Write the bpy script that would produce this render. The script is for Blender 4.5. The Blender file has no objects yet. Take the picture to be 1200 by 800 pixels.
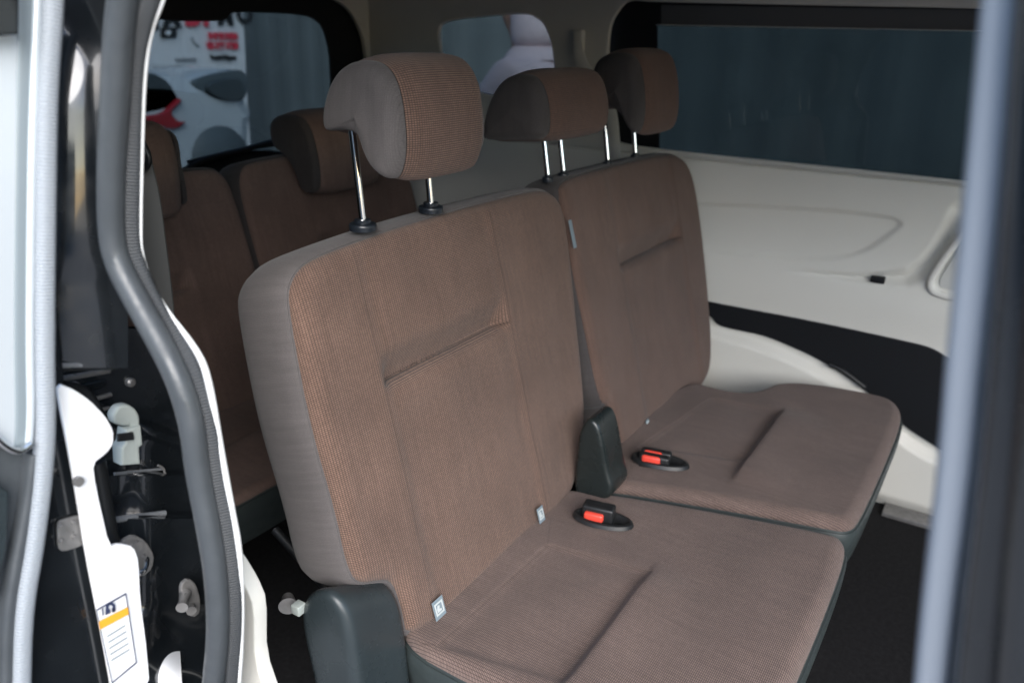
import bpy, bmesh, math, random
import numpy as np
from mathutils import Vector, Matrix
random.seed(4)
S = bpy.context.scene
COL = S.collection
# ---------------------------------------------------------------- camera maths (world: X across the van, Y to its rear, Z up)
FPX = 939.0
def _basis():
    a = np.array([622., -340., FPX]); a /= np.linalg.norm(a)
    b = np.array([-1635., -400., FPX]); b /= np.linalg.norm(b)
    b -= a * (a @ b); b /= np.linalg.norm(b)
    return np.array([a, b, np.cross(a, b)])
RB = _basis(); CAM = np.array([0., 0., 1.25])
def ray(x, y): return RB @ np.array([x - 600., y - 400., FPX])
def onX(x, y, X): r = ray(x, y); return CAM + r * (X / r[0])
def onY(x, y, Y): r = ray(x, y); return CAM + r * (Y / r[1])
def onZ(x, y, Z): r = ray(x, y); return CAM + r * ((Z - 1.25) / r[2])

cd = bpy.data.cameras.new('camera'); cam = bpy.data.objects.new('camera', cd); COL.objects.link(cam)
cd.sensor_width = 36; cd.lens = FPX / 1200 * 36; cd.clip_start = .02; cd.clip_end = 300
M = Matrix(((RB[0][0], -RB[0][1], -RB[0][2], 0), (RB[1][0], -RB[1][1], -RB[1][2], 0), (RB[2][0], -RB[2][1], -RB[2][2], 1.25), (0, 0, 0, 1)))
cam.matrix_world = M
cd.dof.use_dof = True; cd.dof.focus_distance = 1.22; cd.dof.aperture_fstop = 3.5
S.camera = cam

# ---------------------------------------------------------------- materials
def mat(name, col, rough=.5, spec=.5, metal=0., noise=0., nscale=20., bump=0., bscale=200., coat=0., sheen=0., trans=None):
    m = bpy.data.materials.new(name); m.use_nodes = True; nt = m.node_tree; b = nt.nodes['Principled BSDF']
    b.inputs['Base Color'].default_value = (*col, 1); b.inputs['Roughness'].default_value = rough
    b.inputs['Specular IOR Level'].default_value = spec; b.inputs['Metallic'].default_value = metal
    b.inputs['Coat Weight'].default_value = coat; b.inputs['Sheen Weight'].default_value = sheen
    b.inputs['Coat Roughness'].default_value = .05
    N = nt.nodes.new; L = nt.links.new
    tc = N('ShaderNodeTexCoord')
    if noise:
        n = N('ShaderNodeTexNoise'); n.inputs['Scale'].default_value = nscale; n.inputs['Detail'].default_value = 6
        L(tc.outputs['Object'], n.inputs['Vector'])
        r = N('ShaderNodeMapRange'); r.inputs[1].default_value = .25; r.inputs[2].default_value = .75
        r.inputs[3].default_value = 1 - noise; r.inputs[4].default_value = 1 + noise
        L(n.outputs[0], r.inputs[0])
        mx = N('ShaderNodeVectorMath'); mx.operation = 'SCALE'; mx.inputs[0].default_value = col
        L(r.outputs[0], mx.inputs['Scale']); L(mx.outputs[0], b.inputs['Base Color'])
        r2 = N('ShaderNodeMapRange'); r2.inputs[1].default_value = .3; r2.inputs[2].default_value = .7
        r2.inputs[3].default_value = max(rough - .12, .02); r2.inputs[4].default_value = min(rough + .12, 1)
        n2 = N('ShaderNodeTexNoise'); n2.inputs['Scale'].default_value = nscale * 2.3; n2.inputs['Detail'].default_value = 8
        L(tc.outputs['Object'], n2.inputs['Vector']); L(n2.outputs[0], r2.inputs[0]); L(r2.outputs[0], b.inputs['Roughness'])
    if bump:
        n = N('ShaderNodeTexNoise'); n.inputs['Scale'].default_value = bscale; n.inputs['Detail'].default_value = 3
        L(tc.outputs['Object'], n.inputs['Vector'])
        bp = N('ShaderNodeBump'); bp.inputs['Strength'].default_value = bump; bp.inputs['Distance'].default_value = .001
        L(n.outputs[0], bp.inputs['Height']); L(bp.outputs[0], b.inputs['Normal'])
    return m

def weave(name, ca, cb, gap, pitch=.0053, wear=.10, gapw=.22, bumps=.6, seams=(), row=.66):
    """knitted cloth: small cells between dark gaps, laid out in metres in the UV map"""
    m = bpy.data.materials.new(name); m.use_nodes = True; nt = m.node_tree; b = nt.nodes['Principled BSDF']
    N = nt.nodes.new; L = nt.links.new
    uv = N('ShaderNodeUVMap'); uv.uv_map = 'UVMap'
    nz = N('ShaderNodeTexNoise'); nz.inputs['Scale'].default_value = 60; nz.inputs['Detail'].default_value = 2
    L(uv.outputs[0], nz.inputs['Vector'])
    sb = N('ShaderNodeVectorMath'); sb.operation = 'SUBTRACT'; sb.inputs[1].default_value = (.5, .5, .5); L(nz.outputs['Color'], sb.inputs[0])
    sc = N('ShaderNodeVectorMath'); sc.operation = 'SCALE'; sc.inputs['Scale'].default_value = .0005; L(sb.outputs[0], sc.inputs[0])
    ad = N('ShaderNodeVectorMath'); L(uv.outputs[0], ad.inputs[0]); L(sc.outputs[0], ad.inputs[1])
    br = N('ShaderNodeTexBrick'); br.offset = 0; br.squash = 1
    br.inputs['Scale'].default_value = 1 / pitch; br.inputs['Brick Width'].default_value = 1; br.inputs['Row Height'].default_value = row
    br.inputs['Mortar Size'].default_value = gapw; br.inputs['Mortar Smooth'].default_value = .8; br.inputs['Bias'].default_value = 0
    br.inputs['Color1'].default_value = (*ca, 1); br.inputs['Color2'].default_value = (*cb, 1); br.inputs['Mortar'].default_value = (*gap, 1)
    L(ad.outputs[0], br.inputs['Vector'])
    # rows of deeper gaps that wander in strength, and big soft wear patches
    w = N('ShaderNodeTexNoise'); w.inputs['Scale'].default_value = 9; w.inputs['Detail'].default_value = 5; L(uv.outputs[0], w.inputs['Vector'])
    mr = N('ShaderNodeMapRange'); mr.inputs[1].default_value = .3; mr.inputs[2].default_value = .7
    mr.inputs[3].default_value = 1 - wear; mr.inputs[4].default_value = 1 + wear; L(w.outputs[0], mr.inputs[0])
    mp = N('ShaderNodeMapping'); mp.inputs['Scale'].default_value = (110, 9, 1); L(uv.outputs[0], mp.inputs[0])
    w2 = N('ShaderNodeTexNoise'); w2.inputs['Scale'].default_value = 1; w2.inputs['Detail'].default_value = 3; L(mp.outputs[0], w2.inputs['Vector'])
    m2 = N('ShaderNodeMapRange'); m2.inputs[1].default_value = .3; m2.inputs[2].default_value = .7
    m2.inputs[3].default_value = .9; m2.inputs[4].default_value = 1.08; L(w2.outputs[0], m2.inputs[0])
    mm = N('ShaderNodeMath'); mm.operation = 'MULTIPLY'; L(mr.outputs[0], mm.inputs[0]); L(m2.outputs[0], mm.inputs[1])
    fz = N('ShaderNodeTexNoise'); fz.inputs['Scale'].default_value = 900; L(uv.outputs[0], fz.inputs['Vector'])
    m3 = N('ShaderNodeMapRange'); m3.inputs[3].default_value = .6; m3.inputs[4].default_value = 1.4; L(fz.outputs[0], m3.inputs[0])
    m4 = N('ShaderNodeMath'); m4.operation = 'MULTIPLY'; L(mm.outputs[0], m4.inputs[0]); L(m3.outputs[0], m4.inputs[1])
    fs = N('ShaderNodeVectorMath'); fs.operation = 'SCALE'; L(br.outputs['Color'], fs.inputs[0]); L(m4.outputs[0], fs.inputs['Scale'])
    tot = None
    for (p0, p1, wd, stg) in seams:
        dx, dy = p1[0] - p0[0], p1[1] - p0[1]; ln = math.hypot(dx, dy)
        d0 = N('ShaderNodeVectorMath'); d0.operation = 'SUBTRACT'; L(uv.outputs[0], d0.inputs[0]); d0.inputs[1].default_value = (*p0, 0)
        dn = N('ShaderNodeVectorMath'); dn.operation = 'DOT_PRODUCT'; L(d0.outputs[0], dn.inputs[0]); dn.inputs[1].default_value = (-dy / ln, dx / ln, 0)
        dt = N('ShaderNodeVectorMath'); dt.operation = 'DOT_PRODUCT'; L(d0.outputs[0], dt.inputs[0]); dt.inputs[1].default_value = (dx / ln, dy / ln, 0)
        ab = N('ShaderNodeMath'); ab.operation = 'ABSOLUTE'; L(dn.outputs['Value'], ab.inputs[0])
        g = N('ShaderNodeMapRange'); g.interpolation_type = 'SMOOTHSTEP'; g.inputs[1].default_value = 0; g.inputs[2].default_value = wd; g.inputs[3].default_value = 1; g.inputs[4].default_value = 0; L(ab.outputs[0], g.inputs[0])
        hm = N('ShaderNodeMath'); hm.operation = 'SUBTRACT'; L(dt.outputs['Value'], hm.inputs[0]); hm.inputs[1].default_value = ln / 2
        ha = N('ShaderNodeMath'); ha.operation = 'ABSOLUTE'; L(hm.outputs[0], ha.inputs[0])
        hr_ = N('ShaderNodeMapRange'); hr_.inputs[1].default_value = ln / 2 - .004; hr_.inputs[2].default_value = ln / 2; hr_.inputs[3].default_value = stg; hr_.inputs[4].default_value = 0; L(ha.outputs[0], hr_.inputs[0])
        mu = N('ShaderNodeMath'); mu.operation = 'MULTIPLY'; L(g.outputs[0], mu.inputs[0]); L(hr_.outputs[0], mu.inputs[1])
        if tot is None: tot = mu
        else:
            mx_ = N('ShaderNodeMath'); mx_.operation = 'MAXIMUM'; L(tot.outputs[0], mx_.inputs[0]); L(mu.outputs[0], mx_.inputs[1]); tot = mx_
    if tot is not None:
        sd_ = N('ShaderNodeMapRange'); sd_.inputs[3].default_value = 1; sd_.inputs[4].default_value = .45; L(tot.outputs[0], sd_.inputs[0])
        f2 = N('ShaderNodeVectorMath'); f2.operation = 'SCALE'; L(fs.outputs[0], f2.inputs[0]); L(sd_.outputs[0], f2.inputs['Scale']); fs = f2
    L(fs.outputs[0], b.inputs['Base Color'])
    iv = N('ShaderNodeMath'); iv.operation = 'SUBTRACT'; iv.inputs[0].default_value = 1; L(br.outputs['Fac'], iv.inputs[1])
    bp = N('ShaderNodeBump'); bp.inputs['Strength'].default_value = bumps; bp.inputs['Distance'].default_value = .001
    if tot is not None:
        sb2 = N('ShaderNodeMath'); sb2.operation = 'MULTIPLY_ADD'; L(tot.outputs[0], sb2.inputs[0]); sb2.inputs[1].default_value = -1.6; L(iv.outputs[0], sb2.inputs[2]); iv = sb2
    L(iv.outputs[0], bp.inputs['Height']); L(bp.outputs[0], b.inputs['Normal'])
    b.inputs['Roughness'].default_value = .9; b.inputs['Specular IOR Level'].default_value = .25; b.inputs['Sheen Weight'].default_value = .12
    return m

def glass(name, tint, rough=.0, refl=1.0):
    m = bpy.data.materials.new(name); m.use_nodes = True; nt = m.node_tree; nt.nodes.clear()
    N = nt.nodes.new; L = nt.links.new
    o = N('ShaderNodeOutputMaterial'); t = N('ShaderNodeBsdfTransparent'); t.inputs[0].default_value = (*tint, 1)
    g = N('ShaderNodeBsdfGlossy'); g.inputs['Roughness'].default_value = rough; g.inputs[0].default_value = (refl, refl, refl, 1)
    f = N('ShaderNodeFresnel'); f.inputs[0].default_value = 1.5
    gm = N('ShaderNodeNewGeometry'); k = N('ShaderNodeMath'); k.operation = 'SUBTRACT'; k.inputs[0].default_value = 1; L(gm.outputs['Backfacing'], k.inputs[1])
    k2 = N('ShaderNodeMath'); k2.operation = 'MULTIPLY'; L(k.outputs[0], k2.inputs[0]); L(f.outputs[0], k2.inputs[1]); f = k2
    x = N('ShaderNodeMixShader'); L(f.outputs[0], x.inputs[0]); L(t.outputs[0], x.inputs[1]); L(g.outputs[0], x.inputs[2]); L(x.outputs[0], o.inputs[0])
    return m

W = {}
W['brown'] = weave('brown_knit', (.205, .127, .094), (.165, .102, .077), (.045, .030, .026), pitch=.0046, row=.66, gapw=.17)
W['cushion'] = weave('cushion_knit', (.235, .166, .142), (.195, .137, .117), (.05, .036, .031), pitch=.0050, row=.55, gapw=.15)
W['rearcloth'] = weave('rear_knit', (.24, .16, .132), (.20, .134, .11), (.09, .062, .052), gapw=.12)
W['grey'] = weave('grey_knit', (.108, .098, .097), (.10, .091, .09), (.086, .078, .077), pitch=.0024, row=.9, wear=.08, gapw=.15, bumps=.25)
W['headcloth'] = weave('dark_headrest_knit', (.15, .088, .066), (.12, .072, .055), (.045, .03, .026), gapw=.12)
W['darkgrey'] = weave('dark_knit', (.07, .062, .060), (.06, .055, .055), (.04, .036, .036), pitch=.0016, row=.9, wear=.08, gapw=.15, bumps=.25)
W['vinyl'] = mat('dark_vinyl', (.035, .045, .045), .48, .5, bump=.25, bscale=500, noise=.1)
W['black'] = mat('black_plastic', (.012, .013, .014), .42, .5, bump=.15, bscale=700)
W['cover'] = mat('cover_plastic', (.027, .036, .040), .28, .5, noise=.12, nscale=9, bump=.25, bscale=900)
W['cover2'] = mat('bracket_plastic', (.014, .019, .019), .3, .5, noise=.12, nscale=9)
W['chrome'] = mat('chrome', (.85, .85, .85), .12, .5, 1)
W['steel'] = mat('dull_steel', (.24, .235, .23), .38, .5, .45, noise=.2, nscale=60)
W['cream'] = mat('cream_plastic', (.70, .69, .635), .5, .35, noise=.03, nscale=4, bump=.15, bscale=900)
W['whitetrim'] = mat('white_trim', (.72, .73, .72), .4, .4)
W['greige'] = mat('greige_lining', (.56, .56, .53), .85, .2, noise=.05, nscale=8)
W['matblack'] = mat('matt_black', (.006, .007, .009), .6, .3)
W['carpet'] = mat('black_carpet', (.014, .014, .015), .95, .1, noise=.3, nscale=90, bump=.6, bscale=400)
W['paint'] = mat('black_paint', (.008, .010, .012), .2, .5, noise=.25, nscale=14, coat=1)
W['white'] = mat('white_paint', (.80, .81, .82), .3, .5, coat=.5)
W['silver'] = mat('silver_paint', (.62, .67, .70), .3, .5, .25, coat=.6)
W['pillar'] = mat('pillar_paint', (.26, .285, .318), .45, .5, coat=.2)
W['rubber'] = mat('grey_rubber', (.055, .062, .068), .40, .5, bump=.35, bscale=140, noise=.1, nscale=30)
W['red'] = mat('red_plastic', (.75, .07, .045), .35, .5)
W['label'] = mat('label_grey', (.18, .23, .26), .7)
W['labelw'] = mat('label_white', (.48, .52, .52), .7)
W['orange'] = mat('sticker_orange', (.85, .38, .03), .6)
W['ink'] = mat('sticker_ink', (.03, .04, .09), .6)
W['connector'] = mat('connector_grey', (.36, .40, .38), .5)
W['tint'] = glass('tinted_glass', (.19, .222, .238), refl=.35)
W['tint2'] = glass('rear_tinted_glass', (.335, .37, .39), refl=.35)

# ---------------------------------------------------------------- objects
def tag(o, label=None, cat=None, group=None, kind=None):
    if label: o['label'] = label
    if cat: o['category'] = cat
    if group: o['group'] = group
    if kind: o['kind'] = kind
    return o
def thing(name, label, cat, loc, group=None):
    o = bpy.data.objects.new(name, None); COL.objects.link(o); o.location = loc; o.empty_display_size = .05
    bpy.context.view_layer.update()
    return tag(o, label, cat, group)
def link(name, me, m, parent=None, smooth=True):
    o = bpy.data.objects.new(name, me); COL.objects.link(o)
    if m is not None and not me.materials: me.materials.append(m)
    if smooth:
        for p in me.polygons: p.use_smooth = True
        me.set_sharp_from_angle(angle=math.radians(38))
    if parent is not None:
        o.parent = parent
        loc = Vector((0, 0, 0)); q = parent
        while q is not None: loc += q.location; q = q.parent
        o.location = (0, 0, 0); me.transform(Matrix.Translation(-loc)) if me.users == 1 else None
    return o
def mesh(name, verts, faces, uvs=None):
    me = bpy.data.meshes.new(name); me.from_pydata([tuple(map(float, v)) for v in verts], [], faces)
    if uvs is not None:
        lay = me.uv_layers.new(name='UVMap'); idx = np.empty(len(me.loops), dtype=np.int32); me.loops.foreach_get('vertex_index', idx)
        lay.data.foreach_set('uv', np.asarray(uvs, dtype=np.float32)[idx].ravel())
    me.update(); return me
def join_meshes(name, parts):
    bm = bmesh.new()
    for p in parts: bm.from_mesh(p)
    me = bpy.data.meshes.new(name); bm.to_mesh(me); bm.free(); return me

# ---------------------------------------------------------------- 2D helpers
def smooth_closed(pts, n=280, it=2):
    """resample a closed polygon by arc length and soften its corners"""
    P = np.array(pts, float)
    for _ in range(it):
        Q = np.roll(P, -1, 0); P = np.stack([P * .75 + Q * .25, P * .25 + Q * .75], 1).reshape(-1, P.shape[1])
    return resample(P, n, True)
def resample(P, n, closed):
    P = np.asarray(P, float)
    if closed: P = np.vstack([P, P[:1]])
    d = np.r_[0, np.cumsum(np.linalg.norm(np.diff(P, axis=0), axis=1))]
    t = np.linspace(0, d[-1], n + 1)[:-1] if closed else np.linspace(0, d[-1], n)
    return np.stack([np.interp(t, d, P[:, k]) for k in range(P.shape[1])], 1)
def smooth_open(pts, n=60, it=2):
    P = np.array(pts, float)
    for _ in range(it):
        A, B = P[:-1], P[1:]
        P = np.vstack([P[:1], np.stack([A * .75 + B * .25, A * .25 + B * .75], 1).reshape(-1, P.shape[1])[1:-1], P[-1:]])
    return resample(P, n, False)
def area(P): x, y = P[:, 0], P[:, 1]; return .5 * np.sum(x * np.roll(y, -1) - y * np.roll(x, -1))
def ccw(P): return P if area(P) > 0 else P[::-1].copy()
def normals(P):
    T = np.roll(P, -1, 0) - np.roll(P, 1, 0); T /= np.maximum(np.linalg.norm(T, axis=1)[:, None], 1e-9)
    return np.stack([T[:, 1], -T[:, 0]], 1)
def dist(Q, P, closed=True):
    """distance from points Q to polygon P, with sign (+ inside) when closed"""
    A = P; B = np.roll(P, -1, 0)
    if not closed: A, B = P[:-1], P[1:]
    D = np.full(len(Q), 1e9); ins = np.zeros(len(Q), bool)
    for a, b in zip(A, B):
        ab = b - a; t = np.clip(((Q - a) @ ab) / max(ab @ ab, 1e-12), 0, 1)
        D = np.minimum(D, np.linalg.norm(Q - a - t[:, None] * ab, axis=1))
        if closed:
            c = (a[1] > Q[:, 1]) != (b[1] > Q[:, 1])
            with np.errstate(all='ignore'): xx = (b[0] - a[0]) * (Q[:, 1] - a[1]) / (b[1] - a[1]) + a[0]
            ins ^= c & (Q[:, 0] < xx)
    return np.where(ins, D, -D) if closed else D
def sst(x, a, b): t = np.clip((x - a) / (b - a), 0, 1); return t * t * (3 - 2 * t)

def pad(name, P, center, h, rings=60, fmap=None, back=False, re=(.012, .016)):
    """fill a star-shaped outline with rings; h(Q, d) gives height; fmap maps (u,v,w) to world"""
    c = np.array(center); k = 1 - (1 - np.linspace(0, 1, rings + 1)[1:]) ** 1.5
    n = len(P); Q = [c[None]]
    for s in k: Q.append(c + (P - c) * s)
    Q = np.vstack(Q); D = np.maximum(dist(Q, P), 0); D[-n:] = 0
    Wv = h(Q, D); V = fmap(Q[:, 0], Q[:, 1], Wv); dr = Q - c; dr /= np.maximum(np.linalg.norm(dr, axis=1)[:, None], 1e-6)
    UVp = Q + dr * (re[0] * (1 - np.sqrt(np.clip(1 - (1 - np.clip(D / re[1], 0, 1)) ** 2, 0, 1))))[:, None]
    F = []
    for i in range(n):
        j = (i + 1) % n; F.append((0, 1 + i, 1 + j))
        for r in range(rings - 1):
            a = 1 + r * n; b = a + n; F.append((a + i, b + i, b + j, a + j))
    return mesh(name, V, F, UVp)
def band(name, P, prof, fmap, closed=True, cap=None):
    """sweep prof [(offset, w)] round outline P; optional cap point closes the last ring"""
    Nn = normals(P); n = len(P); V = []; UV = []
    s = np.r_[0, np.cumsum(np.linalg.norm(np.diff(P, axis=0), axis=1))]; q = 0; last = prof[0]
    for o, w in prof:
        q += math.hypot(o - last[0], w - last[1]); last = (o, w)
        Q = P + Nn * o; V.append(fmap(Q[:, 0], Q[:, 1], np.full(n, w))); UV.append(np.stack([s, np.full(n, q)], 1))
    F = []
    for r in range(len(prof) - 1):
        for i in range(n if closed else n - 1):
            j = (i + 1) % n; a = r * n; b = a + n; F.append((a + i, b + i, b + j, a + j))
    V = np.vstack(V); UV = np.vstack(UV)
    if cap is not None:
        c = np.array(cap); w = prof[-1][1]; base = (len(prof) - 1) * n
        Q = P + Nn * prof[-1][0]; m_ = c + (Q - c) * .5
        V = np.vstack([V, fmap(m_[:, 0], m_[:, 1], np.full(n, w)), fmap(c[:1], c[1:], np.array([w]))])
        UV = np.vstack([UV, m_, c[None]]); k = base + n; z = k + n
        for i in range(n):
            j = (i + 1) % n; F.append((base + i, k + i, k + j, base + j)); F.append((k + i, z, k + j))
    return mesh(name, V, F, UV)
def tube(name, path, r, seg=12, rfun=None, closed=False, caps=True):
    P = np.array(path, float); n = len(P); T = np.gradient(P, axis=0); T /= np.linalg.norm(T, axis=1)[:, None]
    up = np.array([0, 0, 1.]) if abs(T[0][2]) < .9 else np.array([1., 0, 0])
    V = []; UV = []; s = np.r_[0, np.cumsum(np.linalg.norm(np.diff(P, axis=0), axis=1))]
    a = np.cross(T[0], up); a /= np.linalg.norm(a)
    for i in range(n):
        a = a - T[i] * (a @ T[i]); a /= np.linalg.norm(a); b = np.cross(T[i], a); rr = r if rfun is None else rfun(i / (n - 1)) * r
        for k in range(seg):
            t = 2 * math.pi * k / seg; V.append(P[i] + rr * (a * math.cos(t) + b * math.sin(t))); UV.append((s[i], t * r))
    F = [(i * seg + k, i * seg + (k + 1) % seg, (i + 1) * seg + (k + 1) % seg, (i + 1) * seg + k) for i in range(n - 1) for k in range(seg)]
    if caps: F += [tuple(range(seg))[::-1], tuple((n - 1) * seg + k for k in range(seg))]
    return mesh(name, V, F, UV)
def sweep(name, path, prof, side, closed_prof=True):
    """sweep a 2D profile (a across, b along 'side') along a 3D path; side = constant direction b"""
    P = np.array(path, float); n = len(P); T = np.gradient(P, axis=0); T /= np.linalg.norm(T, axis=1)[:, None]
    b = np.array(side, float); b /= np.linalg.norm(b); V = []; UV = []; m = len(prof)
    s = np.r_[0, np.cumsum(np.linalg.norm(np.diff(P, axis=0), axis=1))]
    for i in range(n):
        a = np.cross(b, T[i]); a /= np.linalg.norm(a)
        for k, (pa, pb) in enumerate(prof): V.append(P[i] + a * pa + b * pb); UV.append((s[i], k / m))
    F = [(i * m + k, i * m + (k + 1) % m, (i + 1) * m + (k + 1) % m, (i + 1) * m + k) for i in range(n - 1) for k in range(m if closed_prof else m - 1)]
    if closed_prof: F += [tuple(range(m))[::-1], tuple((n - 1) * m + k for k in range(m))]
    me = mesh(name, V, F, UV); return me
def rrect(w, h, r, n=5):
    out = []
    for cx, cy, a0 in ((w / 2 - r, h / 2 - r, 0), (-w / 2 + r, h / 2 - r, 90), (-w / 2 + r, -h / 2 + r, 180), (w / 2 - r, -h / 2 + r, 270)):
        for k in range(n + 1):
            a = math.radians(a0 + 90 * k / n); out.append((cx + r * math.cos(a), cy + r * math.sin(a)))
    return out
def bevel_box(name, lo, hi, r=.004, seg=3, rot=None):
    bm = bmesh.new(); bmesh.ops.create_cube(bm, size=1)
    lo = Vector(lo); hi = Vector(hi); c = (lo + hi) / 2; s = hi - lo
    for v in bm.verts: v.co = Vector((v.co.x * s.x, v.co.y * s.y, v.co.z * s.z))
    if r: bmesh.ops.bevel(bm, geom=list(bm.edges), offset=r, segments=seg, affect='EDGES', profile=.5)
    if rot is not None: bmesh.ops.transform(bm, matrix=rot.to_4x4(), verts=bm.verts)
    bmesh.ops.translate(bm, vec=c, verts=bm.verts)
    me = bpy.data.meshes.new(name); bm.to_mesh(me); bm.free(); return me
def prism_x(name, prof, x0, x1, r=.012, n=140, it=2, ends=(True, True)):
    """YZ outline extruded along X with rounded ends"""
    P = ccw(smooth_closed(prof, n, it)); Nn = normals(P); c = P.mean(0); rings = []
    K = 6
    def inner(x, off, s): Q = P - Nn * off; return [(x, *(c + (q - c) * s)) for q in Q]
    seq = [(x0 + r * (1 - math.cos(math.pi / 2 * k / K)), r * (1 - math.sin(math.pi / 2 * k / K))) for k in range(K + 1)]
    seq2 = [(x1 - r * (1 - math.cos(math.pi / 2 * k / K)), r * (1 - math.sin(math.pi / 2 * k / K))) for k in range(K, -1, -1)]
    V = []
    for s in (.0001, .35, .7): V += inner(x0, r, s)
    cnt = 3
    for x, o in seq: V += inner(x, o, 1); cnt += 1
    for x in np.linspace(x0 + r, x1 - r, 8)[1:-1]: V += inner(x, 0, 1); cnt += 1
    for x, o in seq2: V += inner(x, o, 1); cnt += 1
    for s in (.7, .35, .0001): V += inner(x1, r, s); cnt += 1
    m = len(P); F = [(i * m + k, (i + 1) * m + k, (i + 1) * m + (k + 1) % m, i * m + (k + 1) % m) for i in range(cnt - 1) for k in range(m)]
    s = np.r_[0, np.cumsum(np.linalg.norm(np.diff(P, axis=0), axis=1))]
    UV = [(V[i * m + k][0], s[k]) for i in range(cnt) for k in range(m)]
    return mesh(name, V, F, UV)
FRX = Matrix(((0, 0, -1), (-1, 0, 0), (0, 1, 0)))     # plate facing -X: local x=-Y, y=Z, z=-X
FRY = Matrix(((1, 0, 0), (0, 0, -1), (0, 1, 0)))      # plate facing -Y: local x=X, y=Z, z=-Y
FRZ = Matrix.Identity(3)
def plate(name, outer, holes=(), fr=FRX, origin=(0, 0, 0), t=.01, bev=.002, inset=0,  text=None, size=.1, align='CENTER', res=0, font_offset=0):
    """flat outline with holes, real thickness t in front of origin plane"""
    if text is None:
        cu = bpy.data.curves.new('c', 'CURVE'); cu.dimensions = '2D'; cu.fill_mode = 'BOTH'
        for poly in [outer, *holes]:
            sp = cu.splines.new('POLY'); sp.points.add(len(poly) - 1)
            for p, q in zip(sp.points, poly): p.co = (q[0], q[1], 0, 1)
            sp.use_cyclic_u = True
    else:
        cu = bpy.data.curves.new('c', 'FONT'); cu.body = text; cu.size = size; cu.align_x = align; cu.align_y = 'CENTER'; cu.fill_mode = 'BOTH'; cu.offset = font_offset
    if inset: cu.offset = -inset
    cu.extrude = max(t / 2 - bev, 0); cu.bevel_depth = bev; cu.bevel_resolution = 1
    o = bpy.data.objects.new('c', cu); COL.objects.link(o)
    dg = bpy.context.evaluated_depsgraph_get(); me = bpy.data.meshes.new_from_object(o.evaluated_get(dg)); me.name = name
    bpy.data.objects.remove(o); bpy.data.curves.remove(cu)
    me.transform(Matrix.Translation((0, 0, t / 2))); me.transform(fr.to_4x4()); me.transform(Matrix.Translation(origin)); me.materials.clear()
    return me
def yz(pts, X):
    """pixels -> plate-local coords on the plane X (faces -X)"""
    return [(-onX(x, y, X)[1], onX(x, y, X)[2]) for x, y in pts]
def xz(pts, Y): return [(onY(x, y, Y)[0], onY(x, y, Y)[2]) for x, y in pts]
def sm(pts, it=2, n=None):
    P = np.array(pts, float)
    for _ in range(it):
        Q = np.roll(P, -1, 0); P = np.stack([P * .8 + Q * .2, P * .2 + Q * .8], 1).reshape(-1, 2)
    return [tuple(p) for p in P]
def flat(me):
    for p in me.polygons: p.use_smooth = False
    return me

# ================================================================ SEATS
TH = math.radians(16); ST, CT = math.sin(TH), math.cos(TH)
def frame(y0, z0):
    """backrest frame: u across, v up the backrest, w out of its face"""
    def f(u, v, w):
        u, v, w = np.broadcast_arrays(np.asarray(u, float), np.asarray(v, float), np.asarray(w, float))
        return np.stack([u, y0 + v * ST - w * CT, z0 + v * CT + w * ST], -1)
    return f
BF = frame(.64, .378)
def puv(x, y, F0=(.64, .378)):
    r = ray(x, y); A0 = np.array([0, *F0]); n = np.array([0, -CT, ST]); P = CAM + r * (((A0 - CAM) @ n) / (r @ n))
    return (P[0], (P - A0) @ np.array([0, ST, CT]))

def groove(Q, line, width, depth):
    return -depth * np.exp(-(dist(Q, np.array(line, float), False) / width) ** 2)
def back_h(u0, u1, vf, vtop, vbot=-.1, edge=.012, r=.016, bulge=.032):
    """height of a backrest face: rounded rim, raised side bolsters, roll above the fold"""
    def h(Q, d):
        u, v = Q[:, 0], Q[:, 1]
        w = -edge + (edge) * np.sqrt(np.clip(1 - (1 - np.clip(d / r, 0, 1)) ** 2, 0, 1))
        sl = .04 * (v - vf); inside = sst(u, u0 + sl - .003, u0 + sl + .022) * (1 - sst(u, u1 + sl - .022, u1 + sl + .003))
        bol = (1 - inside) * .008
        up = np.where(v > vf, 0 - bulge * .95 * (1 - sst(v, vf - .010, vf + .058)) + .004 * sst(v, vf + .02, vf + .07) * (1 - sst(v, vf + .09, vf + .22)), 0)
        lo = np.where(v <= vf, -bulge * .95 * (1 - sst(vf + .012 - v, 0, .064)) * 0 - bulge * .86 * np.exp(-(vf - v) / .006) + .003 * np.exp(-((vf - v - .03) / .03) ** 2), 0)
        ib = sst(u, u0 + sl - .002, u0 + sl + .035) * (1 - sst(u, u1 + sl - .035, u1 + sl + .002))
        w = w + bol * .5 * sst(d, 0, .03) + ib * (up + lo) * sst(d, 0, .03)
        w += .0012 * np.sin(u * 37 + v * 9) * np.sin(v * 23 - u * 5) * sst(d, 0, .05)
        return w
    return h

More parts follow.
